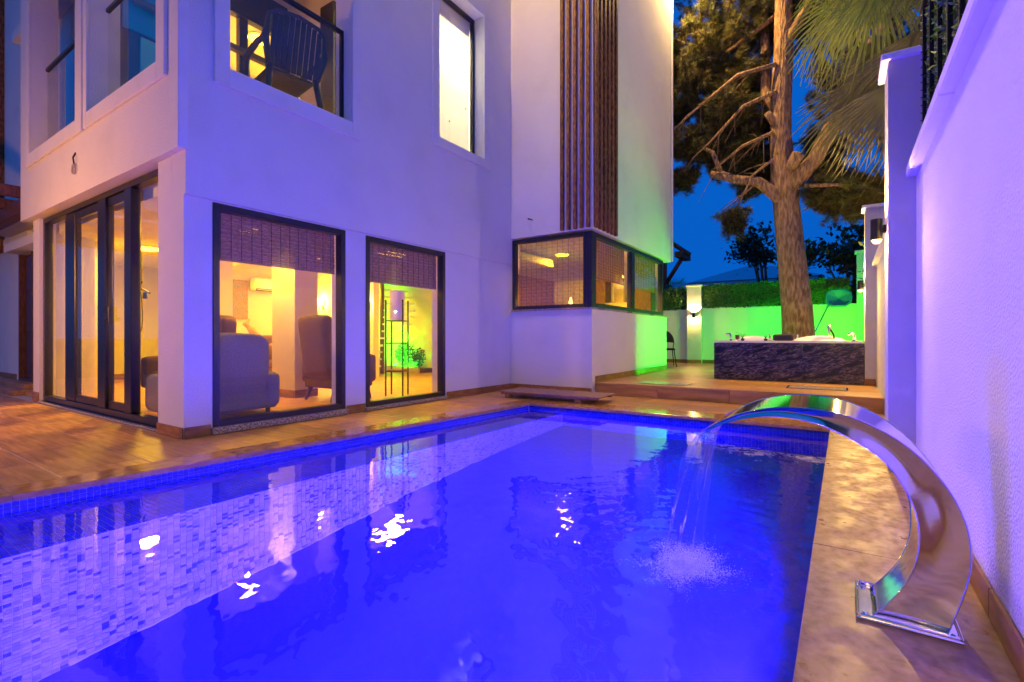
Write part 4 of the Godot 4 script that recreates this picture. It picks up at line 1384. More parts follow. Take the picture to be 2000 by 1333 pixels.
	var caps = [[Vector3(0.0, 0.66, -0.30), Vector3(0.0, 0.64, -0.02), 0.155, 0.14], [Vector3(0.0, 0.64, -0.02), Vector3(0.0, 0.62, 0.14), 0.14, 0.145],
		[Vector3(0.0, 0.72, -0.42), Vector3(0.0, 0.76, -0.50), 0.06, 0.06],
		[Vector3(0.07, 0.63, 0.16), Vector3(0.07, 0.92, 0.36), 0.085, 0.062], [Vector3(0.07, 0.92, 0.36), Vector3(0.02, 1.06, 0.46), 0.07, 0.062], [Vector3(0.02, 1.06, 0.46), Vector3(-0.02, 1.17, 0.55), 0.055, 0.038],
		[Vector3(-0.02, 1.18, 0.56), Vector3(-0.03, 1.25, 0.50), 0.04, 0.034],
		[Vector3(-0.09, 0.62, 0.16), Vector3(-0.12, 0.56, 0.50), 0.085, 0.06], [Vector3(-0.12, 0.56, 0.50), Vector3(-0.12, 0.53, 0.78), 0.058, 0.038],
		[Vector3(0.16, 0.70, -0.28), Vector3(0.24, 0.62, -0.08), 0.055, 0.042], [Vector3(0.24, 0.62, -0.08), Vector3(0.12, 0.72, 0.08), 0.042, 0.03],
		[Vector3(-0.16, 0.70, -0.28), Vector3(-0.22, 0.60, -0.06), 0.055, 0.042], [Vector3(-0.22, 0.60, -0.06), Vector3(-0.08, 0.70, 0.05), 0.04, 0.03],
		[Vector3(0.0, 0.79, -0.58), Vector3(0.0, 0.83, -0.64), 0.095, 0.09]]
	var person = thing("person", "person reclining on the brown sofa with one bare leg raised", "person", o)
	part(person, "body", body_mesh(caps, 0.016, 0.05), M.skin)
	part(person, "top", body_mesh([[Vector3(0.0, 0.67, -0.31), Vector3(0.0, 0.65, -0.02), 0.168, 0.158], [Vector3(0.0, 0.65, -0.02), Vector3(0.0, 0.63, 0.1), 0.158, 0.160], [Vector3(0.16, 0.70, -0.28), Vector3(0.21, 0.65, -0.16), 0.068, 0.06], [Vector3(-0.16, 0.70, -0.28), Vector3(-0.2, 0.64, -0.16), 0.068, 0.06]], 0.018, 0.05), M.floral_cloth)
	part(person, "shorts", body_mesh([[Vector3(0.0, 0.625, 0.11), Vector3(0.0, 0.62, 0.16), 0.160, 0.157], [Vector3(0.07, 0.64, 0.17), Vector3(0.07, 0.79, 0.27), 0.1, 0.088], [Vector3(-0.09, 0.625, 0.17), Vector3(-0.105, 0.60, 0.33), 0.1, 0.088]], 0.018, 0.04), M.brown_cloth)
	part(person, "hair", body_mesh([[Vector3(0.0, 0.80, -0.63), Vector3(0.0, 0.86, -0.68), 0.092, 0.085]], 0.014, 0.03), M.hair)
	# air conditioner and picture on the far wall
	var ac = thing("air_conditioner", "white split air conditioner high on the far living room wall", "air conditioner", Vector3(-9.998, 2.0, -5.75))
	part(ac, "casing", cushion(0.2, 0.28, 0.8, 0.05, 0.0), M.white_plastic, Vector3(0.1, 0, 0))
	bar(ac, "outlet", Vector3(0.12, -0.135, -0.36), Vector3(0.205, -0.085, 0.36), M.black_plastic)
	bar(ac, "louvre", Vector3(0.16, -0.115, -0.35), Vector3(0.22, -0.105, 0.35), M.white_plastic, 0.002)
	var pic = thing("painting", "colourful unframed canvas hung on the far living room wall", "painting", Vector3(-9.998, 1.68, -5.13))
	part(pic, "canvas", bx(0.03, 0.78, 0.36, 0.004), M.painting, Vector3(0.016, 0, 0))
	# branch lamp in the room behind the sliding door
	var br = thing("branch_pendant", "twig-shaped pendant lamp hanging on a thin cord behind the sliding door", "lamp", Vector3(-8.45, 0, -2.95))
	part(br, "cord", tube([Vector3(0, 2.449, 0), Vector3(0, 1.62, 0)], 0.006, 6), M.black_plastic)
	part(br, "branch", tube([Vector3(-0.28, 1.58, 0.03), Vector3(-0.1, 1.6, 0), Vector3(0.02, 1.63, 0), Vector3(0.2, 1.57, -0.02), Vector3(0.3, 1.55, 0)], 0.014, 7), M.brown_wood)
	part(br, "branch", tube([Vector3(-0.24, 1.68, 0.02), Vector3(-0.08, 1.67, 0), Vector3(0.1, 1.72, 0.02)], 0.011, 7), M.brown_wood)
	for x in [-0.16, 0.14]: part(br, "spot_head", lathe([[0.0, 0.05], [0.02, 0.05], [0.032, -0.04], [0.0, -0.03]], 12), M.black_metal, Vector3(x, 1.52, 0))
	var lp = []
	for k in 17: lp.append(Vector3(0.10 * sin(TAU * k / 16.0) * (0.55 + 0.45 * (1 - cos(TAU * k / 16.0)) / 2), 1.6 - 0.3 * (1 - cos(TAU * k / 16.0)), 0.01))
	part(br, "cord_loop", tube(lp, 0.006, 6), M.black_plastic)
	# floor lamp with white shade on a square metal stand
	var fl = thing("floor_lamp", "floor lamp with white drum shade on tall black metal stand", "lamp", Vector3(-5.62, 0.046, -5.25), 0.5)
	for x in [-0.13, 0.13]:
		for z in [-0.13, 0.13]: bar(fl, "post", Vector3(x - 0.011, 0, z - 0.011), Vector3(x + 0.011, 1.44, z + 0.011), M.black_metal)
	for y in [0.36, 0.78, 1.12]:
		for s in [-0.13, 0.13]:
			bar(fl, "rail", Vector3(-0.118, y, s - 0.008), Vector3(0.118, y + 0.016, s + 0.008), M.black_metal)
			bar(fl, "rail", Vector3(s - 0.008, y, -0.118), Vector3(s + 0.008, y + 0.016, 0.118), M.black_metal)
	part(fl, "shade", lathe([[0.0, 1.14], [0.112, 1.14], [0.112, 1.58], [0.108, 1.58], [0.108, 1.16]], 24), M.shade_cloth)
	bar(fl, "shelf", Vector3(-0.118, 0.378, -0.118), Vector3(0.118, 0.39, 0.118), M.brown_wood)
	# spiral stair
	var ss = thing("spiral_stair", "spiral stair with wedge treads round a brown pole in the lit hall", "stair", Vector3(-9.35, 0.046, -8.25))
	part(ss, "pole", tube([Vector3(0, 0, 0), Vector3(0, 2.4, 0)], 0.05, 12), M.brown_wood)
	var wedge = prism(V2([[0.03, -0.03], [0.78, -0.17], [0.8, 0.0], [0.78, 0.17], [0.03, 0.03]]), 0.0, 0.04, 0.004)
	for k in 13: part(ss, "tread", wedge, M.white_plastic, Vector3(0, 0.16 + 0.17 * k, 0), Vector3(0, -1.9 + 0.33 * k, 0))
	# planted corner lit green
	var gw = thing("planter", "low planter bed at the end of the hall lit green", "planter", Vector3(-9.4, 0.046, -9.05))
	bar(gw, "kerb", Vector3(-0.9, 0, 0.22), Vector3(0.75, 0.13, 0.28), M.concrete)
	bar(gw, "soil", Vector3(-0.9, 0, -0.28), Vector3(0.75, 0.1, 0.219), M.soil)
	var sp = thing("plant_spotlight", "small green spotlight among the indoor plants", "spotlight", Vector3(-9.55, 0.146, -8.86))
	part(sp, "stake", tube([Vector3.ZERO, Vector3(0, 0.08, 0)], 0.01, 8), M.black_metal)
	part(sp, "lens", lathe([[0.0, 0.02], [0.035, 0.01], [0.04, -0.02], [0.0, -0.04]], 14), M.green_lens, Vector3(0, 0.1, 0.0))
	spot(sp, "beam", Vector3(0, 0.15, 0), Vector3(-0.1, 0.75, -0.6), Color(0.0, 1.0, 0.08), 9.0, 80.0, 0.03, 0.8)
	leaf_ball("clipped box shrub in the green-lit indoor planter", Vector3(-9.35, 0.14, -9.02), 0.26, 0.62, 900, 7)
	leaf_ball("slender shrub right of the clipped box in the indoor planter", Vector3(-8.85, 0.14, -9.0), 0.16, 0.5, 500, 8)


func leaf_ball(label, at, r, tall, count, sd):
	var s = thing("shrub", label, "shrub", at, 0.0, "shrubs in the indoor planter")
	rng.seed = sd
	part(s, "stem", tube([Vector3.ZERO, Vector3(0.01, tall * 0.6, 0)], [0.015, 0.008], 7), M.twig)
	var mm = leaf_cloud(count, func():
		var v = Vector3(rng.randf_range(-1, 1), rng.randf_range(-1, 1), rng.randf_range(-1, 1))
		while v.length() > 1: v = Vector3(rng.randf_range(-1, 1), rng.randf_range(-1, 1), rng.randf_range(-1, 1))
		return Vector3(v.x * r, tall * 0.55 + v.y * tall * 0.5, v.z * r), 0.9)
	var o = MultiMeshInstance3D.new()
	o.name = "foliage"
	o.multimesh = mm
	o.material_override = M.bush_leaf
	o.set_meta("kind", "stuff")
	s.add_child(o)


func leaf_cloud(count, where, size):
	var st = st_new()
	quad(st, Vector3(0, 0, 0), Vector3(0.018, 0.025, 0.004), Vector3(0, 0.06, 0), Vector3(-0.018, 0.025, 0.004))
	var mm = MultiMesh.new()
	mm.transform_format = MultiMesh.TRANSFORM_3D
	mm.use_colors = true
	mm.mesh = done(st)
	mm.instance_count = count
	for i in count:
		var b = Basis.from_euler(Vector3(rng.randf_range(-1.6, 1.6), rng.randf_range(0, TAU), rng.randf_range(-1.2, 1.2))).scaled(Vector3.ONE * size * rng.randf_range(0.7, 1.3))
		mm.set_instance_transform(i, Transform3D(b, where.call()))
		var k = rng.randf_range(0.6, 1.45)
		mm.set_instance_color(i, Color(k * rng.randf_range(0.8, 1.3), k, k * 0.9))
	return mm


# ---------------------------------------------------------------- things outdoors
func build_waterfall():
	var out = [[0.264, 0.008], [0.285, 0.08], [0.306, 0.159], [0.318, 0.232], [0.315, 0.311], [0.298, 0.383], [0.261, 0.462], [0.205, 0.536], [0.152, 0.584], [0.097, 0.619], [0.028, 0.650], [-0.036, 0.664], [-0.099, 0.670], [-0.171, 0.669], [-0.235, 0.659], [-0.31, 0.637], [-0.385, 0.6], [-0.456, 0.555]]
	var inn = [[0.078, 0.008], [0.125, 0.07], [0.158, 0.125], [0.181, 0.18], [0.195, 0.242], [0.197, 0.316], [0.185, 0.381], [0.161, 0.44], [0.11, 0.518], [0.039, 0.57], [-0.036, 0.606], [-0.088, 0.624], [-0.135, 0.632], [-0.18, 0.635], [-0.24, 0.632], [-0.315, 0.615], [-0.388, 0.586], [-0.456, 0.549]]
	var f = thing("waterfall_spout", "polished steel cobra waterfall spout arching over the pool edge", "waterfall spout", Vector3(0, 0.004, 0))
	# resample both outlines smoothly
	var co = Curve2D.new()
	var ci = Curve2D.new()
	for a in [[out, co], [inn, ci]]:
		var src = a[0]
		for k in src.size():
			var p = Vector2(src[k][0], src[k][1])
			var pr = Vector2(src[maxi(k - 1, 0)][0], src[maxi(k - 1, 0)][1])
			var nx = Vector2(src[mini(k + 1, src.size() - 1)][0], src[mini(k + 1, src.size() - 1)][1])
			var tg = (nx - pr) / 6.0
			a[1].add_point(p, -tg, tg)
	var n = 72
	var zn = -1.995
	var zf = -2.205
	var st = SurfaceTool.new()
	st.begin(Mesh.PRIMITIVE_TRIANGLES)
	var O = []
	var I = []
	for k in n + 1:
		var t = float(k) / n
		O.append(co.sample_baked(co.get_baked_length() * t, true))
		I.append(ci.sample_baked(ci.get_baked_length() * t, true))
	var g = 0
	# the sheet flares from its foot to its lip
	var back = func(k): return zf - 0.27 * smoothstep(0.12, 0.72, float(k) / n)
	for sheet in [[O, 1], [I, -1]]:
		st.set_smooth_group(g)
		for k in n:
			var a = sheet[0][k]
			var b = sheet[0][k + 1]
			if sheet[1] > 0: quad(st, Vector3(a.x, a.y, zn), Vector3(a.x, a.y, back.call(k)), Vector3(b.x, b.y, back.call(k + 1)), Vector3(b.x, b.y, zn))
			else: quad(st, Vector3(a.x, a.y, back.call(k)), Vector3(a.x, a.y, zn), Vector3(b.x, b.y, zn), Vector3(b.x, b.y, back.call(k + 1)))
		g += 1
	# side plates, very slightly dished as rolled sheet is
	for z in [zn, zf]:
		st.set_smooth_group(g)
		g += 1
		for k in n:
			var m = 4
			for j in m:
				var P = []
				for q in [[0, 0], [1, 0], [1, 1], [0, 1]]:
					var v = float(j + q[1]) / m
					var p = O[k + q[0]].lerp(I[k + q[0]], v)
					var dish = 0.0026 * sin(PI * v) * (1.0 + 0.6 * sin(0.35 * (k + q[0]) + 3.0 * v))
					P.append(Vector3(p.x, p.y, (zn - dish) if z == zn else back.call(k + q[0]) + dish))
				if z == zn: quad(st, P[0], P[1], P[2], P[3])
				else: quad(st, P[3], P[2], P[1], P[0])
	st.generate_normals()
	part(f, "arched_body", st.commit(), M.steel)
	# seams along the folded edges
	for a in [O, I]:
		for z in [zn, zf]:
			var pts = []
			for k in range(0, n + 1, 2): pts.append(Vector3(a[k].x, a[k].y, zn if z == zn else back.call(k)))
			part(f, "edge_seam", tube(pts, 0.0022, 6), M.steel)
	# foot plate with its raised lip and bolts
	bar(f, "foot_plate", Vector3(0.035, 0.001, -2.235), Vector3(0.30, 0.009, -1.965), M.chrome, 0.003)
	for q in [[0.035, 0.043, -2.235, -1.965], [0.292, 0.30, -2.235, -1.965], [0.0435, 0.2915, -1.973, -1.965], [0.0435, 0.2915, -2.235, -2.227]]:
		bar(f, "plate_lip", Vector3(q[0], 0.0095, q[2]), Vector3(q[1], 0.02, q[3]), M.chrome, 0.003)
	for q in [[0.058, -2.218], [0.058, -1.984], [0.28, -2.218], [0.28, -1.984]]:
		part(f, "bolt", lathe([[0.011, 0.0], [0.011, 0.007], [0.006, 0.012], [0.0, 0.012]], 8), M.chrome, Vector3(q[0], 0.0092, q[1]))
	# falling sheet of water
	st = SurfaceTool.new()
	st.begin(Mesh.PRIMITIVE_TRIANGLES)
	st.set_smooth_group(0)
	var fall = func(t, v):
		var x = -0.452 - lerpf(0.225, 0.105, (v + 1.0) / 2.0) * t
		var y = 0.556 - 0.10 * t - 0.535 * t * t
		var z = lerpf(lerpf(-2.005, -2.465, (v + 1.0) / 2.0), lerpf(-2.18, -2.44, (v + 1.0) / 2.0), smoothstep(0.0, 0.95, t))
		x += 0.010 * sin(v * 9.0 + t * 5.0) * t + 0.005 * sin(v * 21.0 - t * 9.0) * t
		return Vector3(x, y, z)
	for i in 60:
		for j in 24:
			var P = []
			for q in [[0, 0], [1, 0], [1, 1], [0, 1]]:
				P.append(fall.call((i + q[0]) / 60.0, -1.0 + 2.0 * (j + q[1]) / 24.0))
			quad(st, P[0], P[1], P[2], P[3])
	st.generate_normals()
	var w = thing("water_jet", "clear sheet of water falling from the steel spout", "water", Vector3.ZERO)
	part(w, "sheet", st.commit(), M.falling_water)
	for k in 9:
		var v = [-0.99, 0.99, -0.9, 0.1, -0.4, 0.45, 0.8, -0.65, 0.3][k]
		var pts = []
		var rad = []
		for i in 14:
			var t = lerpf(0.0, 1.0 if k < 2 else 0.35 + 0.05 * k, i / 13.0)
			pts.append(fall.call(t, v + 0.06 * sin(i * 0.9 + k)) + Vector3(0.002, 0, 0))
			rad.append(0.0012 + 0.0016 * rng.randf())
		part(w, "strand", tube(pts, rad, 6), M.falling_water)
	# foam where it lands
	var mm = MultiMesh.new()
	mm.transform_format = MultiMesh.TRANSFORM_3D
	var sp = SphereMesh.new()
	sp.radius = 1.0
	sp.height = 2.0
	sp.radial_segments = 8
	sp.rings = 4
	mm.mesh = sp
	mm.instance_count = 11000
	rng.seed = 99
	var spoke = FastNoiseLite.new()
	spoke.seed = 8
	spoke.frequency = 0.45
	for i in mm.instance_count:
		var a = rng.randf() * TAU
		var reach = 0.15 * (1.0 + 1.0 * spoke.get_noise_2d(cos(a) * 4.0, sin(a) * 4.0))
		var d = reach * sqrt(rng.randf()) * absf(0.85 + 0.32 * rng.randfn())
		var x = -0.585 + cos(a) * d * 1.0 + 0.06 * (rng.randf() - 0.5)
		var z = -2.27 + sin(a) * d * 1.35 + 0.08 * (rng.randf() - 0.5)
		var hgt = 0.004 * rng.randf() - 0.05 * rng.randf() * rng.randf()
		var r = rng.randf_range(0.0007, 0.0026) * (1.0 if d < reach else 0.6)
		mm.set_instance_transform(i, Transform3D(Basis.from_scale(Vector3(r, r * 0.8, r)), Vector3(x, WL + wave(x, z) + hgt, z)))
	var o = MultiMeshInstance3D.new()
	o.name = "splash_foam"
	o.multimesh = mm
	o.material_override = M.foam
	add_child(o)
	tag(o, "white foam where the falling water hits the pool", "foam", "", "stuff")


func build_hot_tub():
	var x0 = -1.917
	var x1 = 0.268
	var z0 = -9.33
	var h = 0.66
	var t = thing("hot_tub", "hot tub clad in dark veined marble on the raised platform", "hot tub", Vector3(0, HP, z0))
	# marble panels: the grain runs aslant on each slab
	for q in [[x0, -0.563, 0.3], [-0.559, x1, 5.7]]:
		var st = st_new()
		var w = q[1] - q[0]
		var uv = func(x, y): return Vector2(q[2] + x * 0.30 + y * 0.20, y * 1.5 - x * 0.42)
		for k in [[0, 0], [w, h], [w, 0], [0, 0], [0, h], [w, h]]:
			st.set_uv(uv.call(k[0], k[1]))
			st.add_vertex(Vector3(q[0] + k[0], 0.002 + k[1] * 0.97, 0.0))
		for f in [[[w, 0, 0], [w, h, -0.02], [w, 0, -0.02], [w, 0, 0], [w, h, 0], [w, h, -0.02]], [[0, 0, -0.02], [0, h, 0], [0, 0, 0], [0, 0, -0.02], [0, h, -0.02], [0, h, 0]], [[0, h, 0], [w, h, -0.02], [w, h, 0], [0, h, 0], [0, h, -0.02], [w, h, -0.02]]]:
			for k in f:
				st.set_uv(uv.call(k[0], k[1] + k[2]))
				st.add_vertex(Vector3(q[0] + k[0], 0.002 + k[1] * 0.97, k[2]))
		part(t, "marble_panel", done(st), M.dark_marble)
	bar(t, "side_panel", Vector3(x0, 0.002, -2.0), Vector3(x0 + 0.02, h * 0.97, -0.022), M.dark_marble, 0.002)
	bar(t, "carcass", Vector3(x0 + 0.03, 0.0, -1.98), Vector3(x1, 0.5, -0.03), M.black_plastic)
	# white acrylic rim with raised, curved headrests
	var rim = st_new()
	for q in [[x0 - 0.01, x1, -0.24, 0.012], [x0 - 0.01, x1, -2.0, -1.76], [x0 - 0.01, x0 + 0.25, -1.76, -0.24], [x1 - 0.25, x1, -1.76, -0.24]]:
		add_box(rim, Vector3(q[0], h * 0.975, q[2]), Vector3(q[1], h * 0.975 + 0.032, q[3]))
	part(t, "rim", done(rim), M.acrylic)
	part(t, "water_fill", box_mesh(Vector3(x0 + 0.25, 0.45, -1.76), Vector3(x1 - 0.25, 0.47, -0.24)), M.acrylic)
	for q in [[-1.32, 0.66], [-0.34, 0.75]]:
		var pr = []
		var st = SurfaceTool.new()
		st.begin(Mesh.PRIMITIVE_TRIANGLES)
		st.set_smooth_group(0)
		for i in 16:
			for j in 8:
				var P = []
				for k in [[0, 0], [1, 0], [1, 1], [0, 1]]:
					var u = (i + k[0]) / 16.0
					var v = (j + k[1]) / 8.0
					P.append(Vector3(q[0] + (u - 0.5) * q[1], h * 0.975 + 0.034 + 0.085 * pow(sin(PI * u), 0.6) * sin(PI * v), -0.05 - 0.2 * v))
				quad(st, P[0], P[1], P[2], P[3])
		st.generate_normals()
		part(t, "headrest_hump", st.commit(), M.acrylic)
	var hr = part(t, "pillow", cushion(0.30, 0.11, 0.09, 0.03, 0.03), M.black_plastic, Vector3(-0.86 + 0.02, h * 0.975 + 0.09, -0.07))
	for x in [-1.04, -0.64]:
		part(t, "grab_handle", tube([Vector3(x, h + 0.02, -0.05), Vector3(x, h + 0.12, -0.05), Vector3(x, h + 0.12, -0.14), Vector3(x, h + 0.02, -0.14)], 0.014, 10), M.chrome)
	# things left on the rim
	var y = HP + h * 0.975 + 0.033
	var cp = thing("candle_glass", "small amber candle glass on the left of the hot tub rim", "candle", Vector3(-1.55, y, z0 - 0.1))
	part(cp, "glass", lathe([[0.0, 0.0], [0.03, 0.0], [0.035, 0.1], [0.031, 0.1], [0.027, 0.01]], 16), M.brown_wood)
	part(cp, "wax", lathe([[0.0, 0.07], [0.028, 0.07]], 14), M.skin)
	for q in [[-1.66, "dark curved tap on the left of the hot tub rim"], [0.14, "dark curved tap at the right end of the hot tub"]]:
		var tp = thing("tub_tap", q[1], "tap", Vector3(q[0], y, z0 - 0.1), 0.0, "taps on the hot tub")
		part(tp, "base", lathe([[0.0, 0.0], [0.035, 0.0], [0.03, 0.02], [0.0, 0.02]], 14), M.chrome)
		part(tp, "spout", tube([Vector3(0, 0.015, 0), Vector3(0, 0.08, 0), Vector3(-0.02, 0.12, 0), Vector3(-0.06, 0.125, 0), Vector3(-0.075, 0.09, 0)], 0.02, 10), M.chrome)
	for q in [[-1.46, "wispy sprig standing on the hot tub rim by the candle"], [-1.1, "wispy sprig standing alone on the hot tub rim"]]:
		var sg = thing("sprig", q[1], "plant", Vector3(q[0], y, z0 - 0.06), 0.0, "sprigs on the hot tub")
		part(sg, "pot", lathe([[0.0, 0.0], [0.025, 0.0], [0.03, 0.04], [0.0, 0.04]], 12), M.black_plastic)
		for k in 4: part(sg, "stem", tube([Vector3(0, 0.04, 0), Vector3(0.02 * (k - 1.5), 0.1, 0.01), Vector3(0.07 * (k - 1.5), 0.15 - 0.01 * k, 0.0)], [0.004, 0.003, 0.002], 5), M.hair)
	var fg = thing("shower_handset", "chrome hand shower propped on the right of the hot tub rim", "hand shower", Vector3(-0.18, y, z0 - 0.1))
	part(fg, "stand", lathe([[0.0, 0.0], [0.03, 0.0], [0.025, 0.03], [0.0, 0.03]], 14), M.chrome)
	part(fg, "hose", tube([Vector3(0.06, 0.0, 0), Vector3(0.05, 0.1, 0), Vector3(0.0, 0.2, 0), Vector3(-0.02, 0.25, 0)], 0.014, 8), M.black_plastic)
	part(fg, "handle", tube([Vector3(0, 0.03, 0), Vector3(-0.01, 0.14, 0), Vector3(-0.02, 0.26, 0.0)], [0.012, 0.015, 0.028], 10), M.chrome)
	# skimmer net leaning on the far wall
	var net = thing("pool_skimmer", "blue leaf skimmer net on a long pole leaning behind the hot tub", "skimmer net", Vector3(-0.52, HP, -13.0))
	part(net, "pole", tube([Vector3(-0.35, 0.02, 0.3), Vector3(0.20, 1.47, -1.1)], 0.018, 8), M.chrome)
	var fr = []
	for k in 13:
		var a = TAU * k / 12.0
		var sq = pow(absf(cos(a)), 5.0) + pow(absf(sin(a)), 5.0)
		fr.append(Vector3(0.42, 1.68, -1.15) + Vector3(0.24 * cos(a), 0.19 * sin(a), -0.04 * sin(a)) / pow(sq, 0.2))
	part(net, "rim", tube(fr, 0.028, 8), M.blue_plastic)
	var nst = st_new()
	for k in 12:
		tri(nst, Vector3(0.42, 1.68, -1.24), fr[k], fr[k + 1])
	part(net, "net_bag", done(nst), M.blue_plastic)
	part(net, "socket", tube([Vector3(0.19, 1.46, -1.09), Vector3(0.27, 1.56, -1.13)], 0.03, 8), M.blue_plastic)
	# drain covers on the platform
	for q in [[-2.35, -7.9, 0.75, "wide inspection cover set in the platform near the bay"], [-0.32, -8.35, 0.75, "inspection cover set in the platform before the hot tub"]]:
		var dc = thing("drain_cover", q[3], "drain cover", Vector3(q[0], HP + 0.004, q[1]), 0.0, "drain covers in the platform")
		for s in [-1, 1]:
			bar(dc, "rim", Vector3(-q[2] / 2, 0, s * 0.2 - 0.012), Vector3(q[2] / 2, 0.006, s * 0.2 + 0.012), M.chrome, 0.002)
			bar(dc, "rim", Vector3(s * (q[2] / 2 - 0.012) - 0.012, 0, -0.187), Vector3(s * (q[2] / 2 - 0.012) + 0.012, 0.006, 0.187), M.chrome, 0.002)
		bar(dc, "plate", Vector3(-q[2] / 2 + 0.026, 0, -0.186), Vector3(q[2] / 2 - 0.026, 0.004, 0.186), M.sill_marble, 0.001)


func flood(label, at, towards, color, energy, angle):
	var f = thing("flood_lamp", label, "floodlight", at, 0.0, "green garden floodlights")
	var d = towards.normalized()
	part(f, "foot", tube([Vector3.ZERO, Vector3(0, 0.1, 0)], 0.012, 8), M.black_metal)
	var hd = part(f, "housing", bx(0.15, 0.1, 0.05, 0.008), M.black_metal, Vector3(0, 0.14, 0))
	hd.basis = Basis.looking_at(-d)
	var ln = part(f, "lens", bx(0.13, 0.08, 0.004, 0.001), M.green_lens, Vector3(0, 0.14, 0) + d * 0.028)
	ln.basis = Basis.looking_at(-d)
	spot(f, "beam", Vector3(0, 0.14, 0) + d * 0.04, d, color, energy, angle, 0.04, 0.5)


func build_garden_things():
	var warm = M.lamp_glow.emission
	sconce("black cylinder lamp glowing on the near garden pillar", Vector3(0.254, 1.70, -4.44), PI, 0.9, warm)
	sconce("black cylinder lamp on the garden pillar behind the camera", Vector3(0.254, 1.70, 0.94), PI, 1.0, warm)
	sconce("black cylinder lamp glowing on the pillar by the hot tub", Vector3(0.273, 1.74, -9.5), PI, 2.2, warm)
	sconce("black cylinder lamp on the far white pillar left of the green wall", Vector3(-3.545, 1.55, -14.619), -PI / 2, 0.5, warm)
	flood("green floodlight lying behind the hot tub facing the far wall", Vector3(-0.35, HP, -12.75), Vector3(-0.55, 0.42, -1.0), Color(0.0, 1.0, 0.01), 6.5, 75.0)
	flood("green floodlight behind the hot tub facing the kitchen bay", Vector3(-1.25, HP, -12.2), Vector3(-1.0, 0.35, 0.85), Color(0.0, 1.0, 0.01), 8.0, 48.0)
	# board laid over the far corner of the coping
	var b = thing("loose_board", "weathered plank laid on blocks over the far corner of the pool", "board", Vector3(-3.55, 0.004, -6.5), 0.02)
	bar(b, "plank", Vector3(-0.85, 0.085, -0.31), Vector3(0.8, 0.105, 0.31), M.old_board, 0.004)
	bar(b, "batten", Vector3(-0.83, 0.055, 0.2), Vector3(0.76, 0.084, 0.27), M.old_board, 0.004)
	bar(b, "batten", Vector3(-0.83, 0.055, -0.27), Vector3(0.76, 0.084, -0.2), M.old_board, 0.004)
	for x in [-0.75, 0.42]:
		bar(b, "block", Vector3(x, 0.0, 0.19), Vector3(x + 0.09, 0.054, 0.28), M.old_board)
		bar(b, "block", Vector3(x, 0.0, -0.28), Vector3(x + 0.09, 0.054, -0.19), M.old_board)
	# plastic balcony chair seen from behind
	balcony_chair()
	# metal chair at the corner of the bay
	var c = thing("garden_chair", "dark metal garden chair tucked behind the kitchen bay", "chair", Vector3(-3.75, HP, -12.6), 0.4)
	part(c, "seat", cushion(0.42, 0.05, 0.42, 0.02), M.black_metal, Vector3(0, 0.44, 0))
	var arc = []
	for k in 11: arc.append(Vector3(0.22 * cos(PI * k / 10.0), 0.6 + 0.3 * sin(PI * k / 10.0), -0.2))
	part(c, "backrest", tube(arc, 0.012, 8), M.black_metal)
	var bs = st_new()
	for k in 10: tri(bs, Vector3(0, 0.62, -0.205), arc[k], arc[k + 1])
	part(c, "back_panel", done(bs), M.black_metal)
	for s in [-1, 1]:
		part(c, "leg", tube([Vector3(s * 0.18, 0.43, 0.17), Vector3(s * 0.23, 0, 0.23)], 0.012, 8), M.black_metal)
		part(c, "leg", tube([Vector3(s * 0.18, 0.43, -0.17), Vector3(s * 0.23, 0, -0.25)], 0.012, 8), M.black_metal)
		part(c, "back_upright", tube([Vector3(s * 0.2, 0.44, -0.19), Vector3(s * 0.22, 0.61, -0.2)], 0.012, 8), M.black_metal)
	# timber bracket of a roof behind the house
	var br = thing("timber_canopy", "brown timber canopy bracket projecting behind the tower", "canopy", Vector3(-4.6, 0, -16.2))
	bar(br, "post", Vector3(-0.35, 0.0, -0.08), Vector3(-0.2, 3.9, 0.08), M.brown_wood)
	part(br, "strut", tube([Vector3(-0.2, 2.7, 0), Vector3(0.35, 3.55, 0)], 0.07, 4), M.brown_wood)
	part(br, "rafter", tube([Vector3(-0.5, 4.35, 0), Vector3(0.55, 3.55, 0)], 0.07, 4), M.brown_wood)
	bar(br, "purlin", Vector3(0.2, 3.45, -0.6), Vector3(0.42, 3.62, 0.5), M.brown_wood)
	# pergola beam on the terrace, its lamps out of view to the left
	var pg = thing("pergola", "brown timber pergola beam left of the villa over the terrace", "pergola", Vector3.ZERO)
	bar(pg, "beam", Vector3(-15.0, 2.8, -2.2), Vector3(-10.02, 3.03, -2.05), M.brown_wood, 0.012)
	bar(pg, "beam", Vector3(-15.0, 2.8, 3.0), Vector3(-10.02, 3.03, 3.15), M.brown_wood, 0.012)
	for k in 5: bar(pg, "rafter", Vector3(-14.8 + k * 1.1, 3.035, -2.4), Vector3(-14.7 + k * 1.1, 3.2, 3.4), M.brown_wood, 0.01)
	bar(pg, "post", Vector3(-10.35, 0.0, 2.98), Vector3(-10.15, 2.798, 3.17), M.brown_wood, 0.012)
	bar(pg, "post", Vector3(-14.95, 0.0, 2.98), Vector3(-14.75, 2.798, 3.17), M.brown_wood, 0.012)
	bar(pg, "post", Vector3(-14.95, 0.13, -2.22), Vector3(-14.75, 2.798, -2.03), M.brown_wood, 0.012)
	var q = thing("lamp_post", "glowing lantern on a slim post at the left of the terrace", "lamp", Vector3(-7.7, 2.0, 0.75))
	part(q, "post", tube([Vector3(0, -1.998, 0), Vector3(0, -0.1, 0)], 0.03, 10), M.black_metal)
	part(q, "foot", lathe([[0.0, -1.998], [0.1, -1.998], [0.09, -1.97], [0.03, -1.95]], 16), M.black_metal)
	part(q, "cap", lathe([[0.0, 0.2], [0.03, 0.19], [0.11, 0.12], [0.0, 0.12]], 16), M.black_metal)
